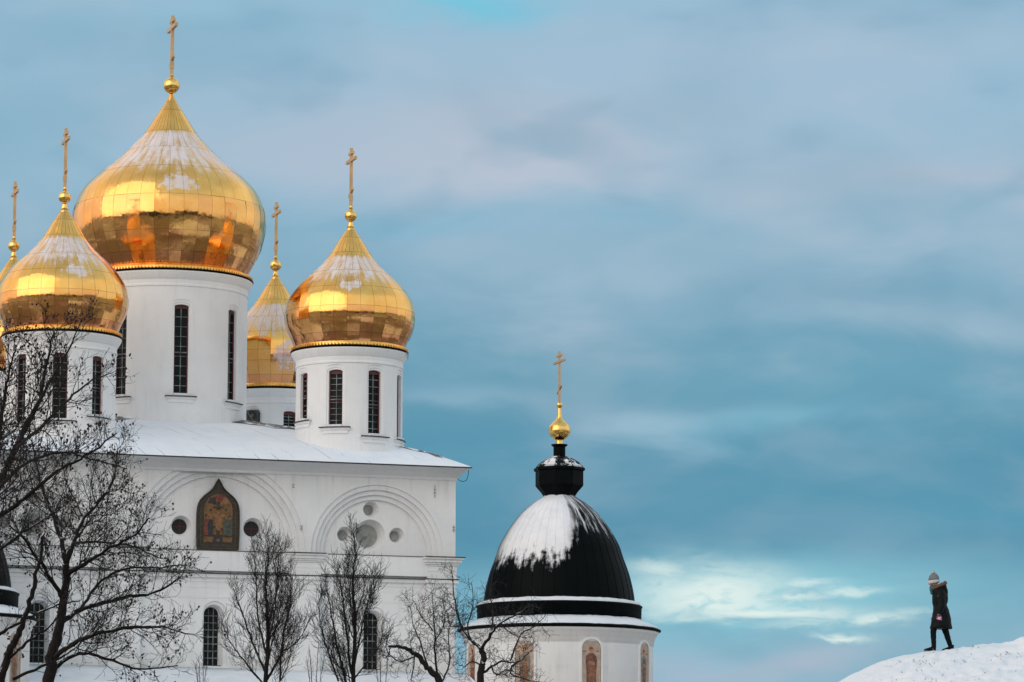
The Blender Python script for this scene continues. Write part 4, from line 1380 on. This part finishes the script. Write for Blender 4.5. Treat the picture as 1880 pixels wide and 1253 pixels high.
T.path(limb(Y, (-70, 1020), (0, 1015, .4), (40, 985, .6), (90, 955, 1), (130, 925, 1.2)), 0.0355, .008, 1, lmax=1.3)
T.build('bare_tree', 'bare tree whose limbs enter from the left edge before the leftmost drum', 'tree', base, [M_BARK1, M_TWIG, M_SEED], 'bare trees before the cathedral')

# thin snow-plastered stem in the lower left corner
Y = 62.0
T = Tree(31, up=.3, wig=.22, dens=(2.6, 6.5, 8.0), rmin=.0038, seeds=.16, maxlev=3, seg=.13, depth=.7, thr=.026, lf=(.28, .5), minlen=.12)
base = base_of(2, 1253, Y)
T.path([base, at(2, 1500, Y), at(8, 1253, Y), at(28, 1190, Y), at(45, 1150, Y), at(60, 1100, Y), at(74, 1040, Y), at(82, 985, Y)], .09, .022, 1, dens=1.2, lmax=1.4, tmin=.72)
T.path(limb(Y, (-30, 1190), (10, 1165, .3), (55, 1140, .5), (100, 1118, .6), (150, 1108, .8)), 0.0373, .010, 1, lmax=1.3)
T.path(limb(Y, (20, 1215), (60, 1180, -.3), (100, 1150, -.5), (130, 1100, -.8)), 0.0319, .009, 1, lmax=1.2)
T.path(limb(Y, (28, 1253), (90, 1225, .3), (140, 1195, .5), (185, 1140, .8)), 0.0302, .009, 1, lmax=1.1)
T.build('bare_tree', 'slender snow-plastered tree in the lower left corner, before the chapel icon', 'tree', base, [M_BARK2, M_TWIG, M_SEED], 'bare trees before the cathedral')

# two upright young lindens
def linden(seed, Y, px, top, leaders, label, w):
    T = Tree(seed, up=.55, wig=.17, dens=(7.0, 7.0, 8.0), ang=(20, 52), rmin=.0056, maxlev=3, seg=.17, depth=.85, thr=.04, lf=(.34, .62), minlen=.22)
    base = base_of(px, 1253, Y)
    T.path([base, at(px, 1500, Y), at(px, 1253, Y), at(px + 2, 1150, Y), at(px - 3, 1080, Y), at(px + 1, 1035, Y), at(px, top, Y)], .095, .006, 1, dens=5.2, lmax=w, tmin=.42)
    for pts, r in leaders:
        T.path(limb(Y, *pts), r * .78, .007, 1, lmax=1.5, tmin=.05, dens=10.0)
    R = random.Random(seed * 7)
    for k in range(6):
        y0 = R.uniform(1130, 1290)
        sx = R.choice((-1, 1)) * R.uniform(.25, 1.0) * w * 33
        h_ = R.uniform(70, 150)
        dd = R.uniform(-1.1, 1.1)
        T.path(limb(Y, (px + 1, y0), (px + sx * .45, y0 - h_ * .30, dd * .4), (px + sx * .8, y0 - h_ * .65, dd * .8), (px + sx * R.uniform(.85, 1.1), y0 - h_, dd)), R.uniform(.016, .028), .006, 1, lmax=1.3, tmin=.08, dens=6.0)
    return T.build('bare_tree', label, 'tree', base, [M_BARK1, M_TWIG, M_SEED], 'bare trees before the cathedral')
linden(41, 106.0, 493, 1000, [([(490, 1235), (470, 1190, .4), (448, 1130, .7), (432, 1085, .9)], .055), ([(494, 1250), (520, 1200, -.4), (526, 1150, -.6), (545, 1090, -.8)], .055),
                             ([(492, 1200), (476, 1130, -.5), (473, 1065, -.8), (468, 1020, -1)], .045), ([(494, 1190), (508, 1120, .5), (512, 1050, .7), (518, 1010, .9)], .04),
                             ([(488, 1260), (450, 1215, .2), (425, 1180, .2), (412, 1150, .3)], .04), ([(520, 1200), (545, 1185, .2), (562, 1160, .4), (570, 1140, .5)], .035), ([(518, 1253), (520, 1190, .5), (534, 1120, 1), (540, 1060, 1.2)], .045)],
       'upright bare young tree rising in front of the icon bay\'s right oculus', 1.9)
linden(43, 108.0, 653, 984, [([(640, 1260), (625, 1200, .4), (612, 1130, .7), (600, 1075, .9)], .055), ([(650, 1240), (640, 1170, -.5), (632, 1100, -.7), (626, 1050, -.9)], .055),
                             ([(655, 1220), (668, 1150, .4), (680, 1100, .6), (690, 1060, .8)], .042), ([(625, 1253), (605, 1200, -.2), (592, 1150, -.4), (586, 1105, -.5)], .04),
                             ([(650, 1253), (680, 1215, .3), (698, 1190, .3), (706, 1165, .5)], .035), ([(652, 1150), (645, 1090, .5), (640, 1040, .6)], .032)],
       'upright bare young tree rising in front of the four blind roundels', 1.8)

# gnarled, lopped trees at the right corner of the cathedral
Y = 98.0
T = Tree(51, up=.25, wig=.30, dens=(4, 9.0, 9.0), ang=(30, 70), rmin=.0052, maxlev=3, seg=.15, depth=.8, thr=.035, lf=(.26, .5), minlen=.2)
base = base_of(815, 1253, Y)
T.path([base, at(818, 1500, Y), at(812, 1270, Y), at(795, 1235, Y), at(770, 1205, Y), at(742, 1190, Y), at(716, 1188, Y)], .14, .03, 1, dens=1.6, lmax=1.3, tmin=.6)
for pts, r in [([(720, 1190), (712, 1210, .2), (700, 1200, .3)], .02), ([(790, 1230), (775, 1180, .3), (762, 1150, .5), (757, 1115, .6)], .035), ([(806, 1250), (802, 1190, -.4), (800, 1140, -.6), (795, 1085, -.8)], .045),
               ([(770, 1205), (735, 1215, .3), (712, 1190, .4), (726, 1150, .5)], .028), ([(765, 1203), (760, 1240, .2), (755, 1262, .2)], .03), ([(812, 1260), (830, 1215, .3), (826, 1170, .5), (840, 1120, .7)], .035),
               ([(798, 1160), (775, 1130, -.5), (760, 1100, -.8)], .022), ([(802, 1180), (820, 1140, -.3), (815, 1100, -.5)], .022)]:
    T.path(limb(Y, *pts), r * .8, .007, 1, lmax=1.5, tmin=.12)
T.build('bare_tree', 'crooked lopped bare tree bending left in front of the cathedral\'s right corner', 'tree', base, [M_BARK1, M_TWIG, M_SEED], 'bare trees before the cathedral')

Y = 92.0
T = Tree(57, up=.22, wig=.30, dens=(4, 8.5, 9.0), ang=(30, 70), rmin=.0050, maxlev=3, seg=.14, depth=.8, thr=.03, lf=(.24, .46), minlen=.2)
base = base_of(884, 1253, Y)
T.path([base, at(886, 1500, Y), at(886, 1253, Y), at(891, 1215, Y), at(888, 1190, Y)], .11, .07, 1, dens=.6, lmax=1.0, tmin=.7)
for pts, r in [([(888, 1192), (868, 1176, .3), (850, 1150, .5), (842, 1122, .7), (835, 1085, .9), (832, 1040, 1.0)], .058), ([(889, 1190), (905, 1165, -.3), (920, 1145, -.5), (945, 1132, -.7), (962, 1122, -.8)], .055),
               ([(868, 1176), (862, 1150, -.3), (872, 1110, -.5), (868, 1070, -.6)], .03), ([(906, 1165), (908, 1130, .3), (903, 1095, .4), (905, 1075, .5)], .03),
               ([(892, 1235), (925, 1215, .3), (955, 1215, .5), (978, 1195, .7)], .042), ([(955, 1214), (940, 1235, .2), (975, 1250, .5), (1000, 1253, .7)], .034),
               ([(940, 1214), (960, 1165, -.2), (985, 1150, -.3), (1008, 1125, -.4)], .028), ([(945, 1132), (965, 1118, .2), (985, 1110, .3)], .02),
               ([(890, 1225), (870, 1215, .3), (855, 1225, .5), (838, 1215, .6)], .03), ([(850, 1150), (830, 1150, .3), (822, 1120, .4)], .024), ([(905, 1222), (915, 1240, -.3), (935, 1230, -.5), (960, 1240, -.8)], .03),
               ([(920, 1145), (945, 1165, .4), (970, 1172, .6)], .02)]:
    T.path(limb(Y, *pts), r * .85, .007, 1, lmax=1.4, tmin=.10)
T.build('bare_tree', 'gnarled bare tree with snow on its forks in front of the black-domed chapel', 'tree', base, [M_BARK2, M_TWIG, M_SEED], 'bare trees before the cathedral')

# thin saplings beside the lower windows
for i, (px, Yp, tops, lab) in enumerate([(372, 100.0, [(362, 1222), (378, 1198), (368, 1210), (384, 1216)], 'thin bare sapling below the icon, by the left grilled window'), (580, 101.0, [(572, 1195), (588, 1180), (566, 1215), (600, 1205)], 'thin bare sapling standing between the two upright young trees'),
                                    (705, 99.0, [(700, 1195), (716, 1205), (692, 1215)], 'thin bare sapling left of the crooked lopped tree')]):
    T = Tree(70 + i, up=.6, wig=.16, dens=(2.5, 3.5), rmin=.0055, maxlev=1, seg=.16, depth=.8, thr=.022, lf=(.18, .34), minlen=.16)
    base = base_of(px, 1253, Yp)
    for j, (tx, ty) in enumerate(tops):
        T.path([base + Vector(((j - 1) * .06, 0, 0)), at(px + (tx - px) * .3, 1400, Yp), at((px + tx) / 2, 1270, Yp), at(tx, ty, Yp)], .026 if j == 0 else .02, .006, 1, lmax=1.0, tmin=.55)
    T.build('sapling', lab, 'sapling', base, [M_BARK1, M_TWIG, M_SEED], 'saplings before the cathedral')

# ------------------------------------------------------------------ the walker on the rampart
PXM = HY / F / _c * 1.003          # metres per photo pixel at the walker
def wp(px, py, y=0.0):             # picture position to walker-local metres (x to the right, z up), y = depth
    return Vector(((px - 1727) * PXM, y, (1190.5 - py) * PXM))
foot = at(1727, 1190.5, HY)
pr_ = thing('person', 'person in long dark hooded coat and bobble hat walking left along the snowy crest', 'person', foot)
M_SK = simple('skin', (.42, .20, .15), .55, 0, .12, 12)
M_COAT = simple('black_quilted_coat', (.0032, .0058, .0066), .6, 0, .45, 10, .3)
M_TROU = simple('dark_trousers', (.0036, .0060, .0075), .8, 0, .3, 12)
M_SHOE = simple('black_boot_leather', (.004, .0045, .0045), .5, 0, .3, 14)
for m_ in (M_COAT, M_TROU, M_SHOE): m_.node_tree.nodes['Principled BSDF'].inputs['Specular IOR Level'].default_value = .12
M_SOLE = simple('pale_sole', (.42, .42, .42), .7)
M_KNIT = simple('grey_knit', (.15, .17, .18), .9, 0, .4, 60, .4)
M_KNITW = simple('white_knit', (.50, .50, .50), .9, 0, .15, 60, .4)
M_FUR = simple('brown_fur', (.16, .085, .055), .95, 0, .6, 50, .8)
M_SCARF = simple('teal_scarf', (.030, .095, .11), .9, 0, .4, 30, .4)
M_MIT = [simple('mitten_magenta', (.22, .012, .09), .9, 0, .3, 30, .3), simple('mitten_white', (.62, .58, .62), .9, 0, .2, 30, .3), simple('mitten_grey', (.18, .24, .26), .9, 0, .3, 30)]

def skin_body(verts, edges, rad, name, m_, parent, root_i=0, lev=2):
    me = bpy.data.meshes.new(name)
    me.from_pydata([tuple(v) for v in verts], edges, [])
    o = bpy.data.objects.new(name, me)
    C.objects.link(o)
    sk = o.modifiers.new('skin', 'SKIN')
    for i, d_ in enumerate(me.skin_vertices[0].data):
        r = rad[i]
        d_.radius = r if isinstance(r, tuple) else (r, r)
        d_.use_root = (i == root_i)
    sb = o.modifiers.new('sub', 'SUBSURF')
    sb.levels = sb.render_levels = lev
    dg = bpy.context.evaluated_depsgraph_get()
    dg.update()
    new = bpy.data.meshes.new_from_object(o.evaluated_get(dg))
    o.modifiers.clear()
    o.data = new
    new.materials.clear()
    new.materials.append(m_)
    for p in new.polygons: p.use_smooth = True
    o.parent = parent
    return o
B = [wp(1728, 1128), wp(1728, 1112), wp(1729, 1097), wp(1726, 1084), wp(1723, 1076), wp(1719.5, 1068), wp(1719, 1059), wp(1719, 1054),   # 0-7 pelvis..crown
     wp(1724, 1130, -.085), wp(1716.5, 1156, -.085), wp(1717, 1183, -.08), wp(1716, 1188, -.08), wp(1709, 1188.5, -.08),           # 8-12 near/front leg
     wp(1732, 1130, .085), wp(1741.5, 1157, .085), wp(1747.5, 1180, .08), wp(1750, 1185, .08), wp(1742.5, 1187.5, .08),              # 13-17 rear leg
     wp(1729, 1086, -.16), wp(1731, 1106, -.21), wp(1727.5, 1123, -.21), wp(1727, 1129, -.21),                                     # 18-21 near arm
     wp(1729, 1086, .16), wp(1731, 1106, .21), wp(1724, 1122, .21), wp(1723, 1128, .21),                                            # 22-25 far arm
     wp(1709.3, 1069.5)]                                                                                                          # 26 nose tip
BE = [(0, 1), (1, 2), (2, 3), (3, 4), (4, 5), (5, 6), (6, 7), (0, 8), (8, 9), (9, 10), (10, 11), (11, 12), (0, 13), (13, 14), (14, 15), (15, 16), (16, 17), (2, 18), (18, 19), (19, 20), (20, 21), (2, 22), (22, 23), (23, 24), (24, 25), (5, 26)]
BRd = [(.13, .12), (.12, .11), (.13, .12), (.07, .07), (.055, .055), (.085, .08), (.095, .085), (.06, .06), .085, .062, .040, .034, .02, .085, .062, .040, .034, .02, .06, .045, .033, .035, .06, .045, .033, .035, .018]
body = skin_body(B, BE, BRd, 'body', M_SK, pr_)
def loft(rows_, n=28, wob=0.0, seed=0, mi=0, mb=None):
    """rows: (px_front, px_back, py_front, py_back, half width)"""
    mb = mb or MB()
    prev = None
    for r_i, (xf, xb, yf, yb, hw) in enumerate(rows_):
        ring = []
        for k in range(n):
            a = 2 * pi * k / n
            t = (1 - cos(a)) / 2
            x = xf + (xb - xf) * t
            yv = yf + (yb - yf) * t
            sx = abs(sin(a)) ** .85 * (1 if sin(a) > 0 else -1)
            p = wp(x, yv, -sx * hw)
            if wob:
                q = mnoise.noise_vector(Vector((p.x * 9, p.y * 9, p.z * 11 + seed)))
                p = p + q * wob
            ring.append(p)
        b = mb.add(ring)
        if prev is not None:
            for k in range(n):
                mb.face([prev + k, prev + (k + 1) % n, b + (k + 1) % n, b + k], mi, True)
        else:
            mb.face([b + k for k in range(n)][::-1], mi)
        prev = b
    mb.face([prev + k for k in range(n)], mi)
    return mb
# coat: long A-line skirt, waist, bulging quilted back
rows_ = [(1711.4, 1751.5, 1150.5, 1151.5, .245), (1711.6, 1751.8, 1148, 1148.5, .25), (1713, 1750.5, 1142, 1142, .238), (1714.6, 1749.6, 1134, 1134, .225), (1716, 1748, 1126, 1126, .213), (1717.2, 1745.6, 1118, 1117, .20), (1717.8, 1743, 1111.5, 1109.5, .188),
         (1717.3, 1742.6, 1109, 1107, .19), (1716.4, 1744.2, 1104, 1102, .20), (1716.0, 1744.8, 1097, 1096, .205), (1716.3, 1744.3, 1090, 1090, .205), (1716.4, 1742, 1084, 1084, .19), (1716.2, 1739, 1079.5, 1080, .14), (1715, 1735, 1076.5, 1075, .10)]
cmb = loft(rows_, 32, .012, 3)
for sgn in (-1, 1):                                   # sleeves
    elbow = (1731.5, 1107) if sgn < 0 else (1731, 1107)
    hand = (1727, 1126) if sgn < 0 else (1722.5, 1125)
    ap = spline([tuple(wp(1730, 1084.5, sgn * .15)), tuple(wp(1731, 1092, sgn * .20)), tuple(wp(elbow[0], elbow[1], sgn * .235)), tuple(wp((elbow[0] + hand[0]) / 2, (elbow[1] + hand[1]) / 2, sgn * .235)), tuple(wp(hand[0], hand[1], sgn * .225))], 4)
    rr = [.088, .094, .094, .092, .09, .086, .085, .083, .082, .078, .078, .075, .073, .070, .068, .064, .062]
    rr = [r_ * (1 + .05 * sin(i * 2.1)) for i, r_ in enumerate(rr)]
    cmb.tube([Vector(q) for q in ap], rr, 14)
coat = cmb.build('coat', M_COAT, pr_)
m = MB()                                             # small sleeve badge
m.obox(wp(1724.5, 1093, -.262), (.018, 0, .010), (0, .006, 0), (-.004, 0, .008)); m.build('badge', M_MUNT, coat)
# hood lying on the back, fur edge
hm = loft([(1721, 1743, 1088, 1092, .10), (1720, 1744.6, 1083, 1087, .15), (1721, 1744.5, 1078, 1081, .165), (1724, 1743.0, 1074.5, 1075, .15), (1729, 1741.0, 1071.5, 1070, .11)], 24, .012, 8)
hood = hm.build('hood', M_COAT, pr_)
fm = MB()
fp = spline([tuple(wp(1717.5, 1077.5, -.03)), tuple(wp(1722, 1076, -.11)), tuple(wp(1730, 1072.5, -.125)), tuple(wp(1738, 1069, -.085)), tuple(wp(1740, 1067.5, 0)), tuple(wp(1738, 1069, .085)), tuple(wp(1730, 1072.5, .125)), tuple(wp(1722, 1076, .11)), tuple(wp(1717.5, 1077.5, .03))], 5)
fm.tube([Vector(q) for q in fp], [.030 + .012 * random.random() for _ in fp], 9)
rnd = random.Random(9)
for q in fp:
    for _ in range(16):
        d_ = Vector((rnd.gauss(0, 1), rnd.gauss(0, 1), rnd.gauss(0, 1))).normalized()
        p_ = Vector(q) + d_ * .026
        fm.tube([p_, p_ + d_ * .028 + Vector((0, 0, -.006))], [.006, .001], 3)
fm.build('fur_trim', M_FUR, hood)
# scarf up to the mouth with a hanging end
sm_ = loft([(1711.5, 1727, 1081.5, 1082, .085), (1711.6, 1729, 1077.5, 1078, .098), (1712.2, 1729, 1074, 1074.5, .095), (1714, 1727, 1072.4, 1072.5, .08)], 20, .010, 4)
sm_.tube([wp(1713.5, 1079, -.03), wp(1714.5, 1084, -.04), wp(1715.2, 1089, -.045)], [.03, .032, .024], 8)
sm_.build('scarf', M_SCARF, pr_)
# knitted hat: white turn-up, grey crown, white bobble; worn low, the head bowed
hat = MB()
def ringhat(rows_, mi):
    loft(rows_, 26, .003, 1, mi, hat)
ringhat([(1708.8, 1729.6, 1069.6, 1067.2, .122), (1708.2, 1730.2, 1067.5, 1065.2, .128), (1708.6, 1730, 1064.6, 1062.5, .125), (1709.6, 1729.2, 1063.4, 1061.8, .116)], 1)
ringhat([(1709.2, 1729.5, 1064, 1062.4, .119), (1709.8, 1729.2, 1060, 1058.6, .116), (1711.6, 1727.8, 1055.5, 1054.6, .098), (1714.2, 1725, 1052, 1051.6, .066), (1717, 1722, 1050, 1050, .03)], 0)
hat_o = hat.build('knit_hat', [M_KNIT, M_KNITW], pr_)
pb = MB()
pc = wp(1718.8, 1048.6)
pb.ball(pc, .036, 16)
for _ in range(160):
    d_ = Vector((rnd.gauss(0, 1), rnd.gauss(0, 1), rnd.gauss(0, 1))).normalized()
    pb.tube([pc + d_ * .028, pc + d_ * rnd.uniform(.040, .052)], [.007, .002], 3)
pb.build('bobble', M_KNITW, hat_o)
# face: eyes and mouth on the bowed head
for s_ in (-1, 1):
    fc = MB()
    fc.ball(wp(1711.8, 1068.6, s_ * .032), .010, 10, 0)
    fc.ball(wp(1711.2, 1068.6, s_ * .033), .006, 8, 1)
    fc.build('eye', [M_KNITW, M_SHOE], pr_)
# trousers over the legs
tr = MB()
for pts, ys, rad in ((((1722, 1138), (1717, 1154), (1716.8, 1168), (1717.2, 1180), (1716.8, 1186)), -.085, (.09, .068, .060, .052, .055)), (((1734, 1138), (1741, 1156), (1744.5, 1168), (1748, 1179), (1749.3, 1184)), .085, (.09, .070, .062, .052, .054))):
    q = spline([tuple(wp(x, y, ys)) for x, y in pts], 4)
    rq = [rad[min(4, i // 4)] + (rad[min(4, i // 4 + 1)] - rad[min(4, i // 4)]) * (i % 4) / 4 for i in range(len(q))]
    rq = [r_ * (1 + .04 * sin(i * 1.9)) for i, r_ in enumerate(rq)]
    tr.tube([Vector(a_) for a_ in q], rq, 14)
tr.build('trousers', M_TROU, pr_)
# boots: ankle shaft, foot, pale sole
def boot(heel, toe, ys, lift):
    b_ = MB()
    hx_, hy_ = heel; tx, ty = toe
    def Wv(t, up_, side): 
        x = hx_ + (tx - hx_) * t
        y = hy_ + (ty - hy_) * t
        return wp(x, y - up_ / PXM, ys + side)
    prof_ = [(-.04, .02, .075, .036), (.02, .0, .10, .044), (.22, .0, .115, .046), (.42, .0, .098, .042), (.62, .0, .078, .048), (.82, .0, .062, .047), (.96, .004, .046, .034), (1.03, .012, .030, .014)]
    prev = None
    n = 14
    for t, lo, hi, hw in prof_:
        ring = []
        for k in range(n):
            a = 2 * pi * k / n
            zz = lo + (hi - lo) * (.5 + .5 * sin(a)) if sin(a) > -.6 else lo
            ring.append(Wv(t, zz + .014, hw * cos(a)))
        q = b_.add(ring)
        if prev is not None:
            for k in range(n): b_.face([prev + k, prev + (k + 1) % n, q + (k + 1) % n, q + k], 0, True)
        else: b_.face([q + k for k in range(n)][::-1])
        prev = q
    b_.face([prev + k for k in range(n)])
    b_.tube([Wv(.16, .06, 0), Wv(.15, .11, 0), Wv(.14, .15, 0)], [.048, .052, .056], 12)
    o = b_.build('boot', M_SHOE, pr_)
    s_ = MB()
    out = [(-.05, .0), (-.03, .03), (.05, .045), (.3, .042), (.55, .05), (.8, .05), (.95, .036), (1.04, .0)]
    loop = out + [(t, -w) for t, w in reversed(out[1:-1])]
    n = len(loop)
    a_ = s_.add([Wv(t, 0, w) for t, w in loop] + [Wv(t, .018, w) for t, w in loop])
    s_.face([a_ + k for k in range(n)]); s_.face([a_ + n + k for k in range(n)][::-1])
    for k in range(n): s_.face([a_ + k, a_ + (k + 1) % n, a_ + n + (k + 1) % n, a_ + n + k])
    s_.build('sole', M_SOLE if lift else M_SHOE, o)
boot((1720, 1193.6), (1699.5, 1192.8), -.085, True)
boot((1754, 1191.6), (1733.5, 1192.2), .085, False)
# mittens: cuff, palm with a patterned back, thumb
for s_ in (-1, 1):
    hx_ = 1727 if s_ < 0 else 1722.3
    m = MB()
    P0 = wp(hx_, 1125, s_ * .225)
    m.tube([P0, P0 + Vector((0, 0, -.025))], [.055, .052], 12, 2)
    pts = [P0 + Vector((0, 0, -.024)), P0 + Vector((-.004, 0, -.06)), P0 + Vector((-.006, 0, -.10)), P0 + Vector((-.012, 0, -.135)), P0 + Vector((-.018, 0, -.155))]
    m.tube(pts, [.048, .056, .056, .046, .018], 12, 0)
    m.tube([P0 + Vector((-.03, 0, -.05)), P0 + Vector((-.062, 0, -.075)), P0 + Vector((-.070, 0, -.105))], [.024, .024, .014], 8, 0)
    for k in range(3):
        m.obox(P0 + Vector((-.03 + k * .024, s_ * .052, -.085 - .008 * (k % 2))), (.010, 0, 0), (0, .006, 0), (0, 0, .016), 1)
    m.tube([P0 + Vector((-.008, 0, -.108)), P0 + Vector((-.012, 0, -.128))], [.057, .050], 12, 1)
    m.build('mitten', M_MIT, pr_)

# ------------------------------------------------------------------ the wooded park behind the viewer, mirrored in the gilding
random.seed(77)
wd = MB()
for i in range(1900):
    a = random.uniform(pi * .92, pi * 2.08)
    r = random.choice((random.uniform(45, 120), random.uniform(100, 260), random.uniform(160, 480), random.uniform(240, 700)))
    x, y = r * cos(a) * 1.3, r * sin(a)
    if y > -14: y = -14 - random.random() * 60
    hgt = random.uniform(6, 15) * (1 + .2 * random.random())
    if i < 500:
        x, y = random.uniform(-170, 150), random.uniform(-150, -16)
        hgt = random.uniform(11, 19)
    w = hgt * random.uniform(.18, .34)
    z0 = ground_z(x, y)
    n = 7
    prev = None
    for t, rr in ((0, .06), (.18, .07), (.2, .8), (.42, 1.0), (.65, .72), (.85, .36), (1.0, .03)):
        ring = [(x + w * rr * cos(2 * pi * k / n + i) * random.uniform(.75, 1.25), y + w * rr * sin(2 * pi * k / n + i) * random.uniform(.75, 1.25), z0 + hgt * (t + random.uniform(-.03, .03) * (0 < t < 1))) for k in range(n)]
        b = wd.add(ring)
        if prev is not None:
            for k in range(n): wd.face([prev + k, prev + (k + 1) % n, b + (k + 1) % n, b + k])
        prev = b
tag(wd.build('woodland', simple('winter_woodland', (.045, .038, .034), .95, 0, .4, .5)), kind='stuff')
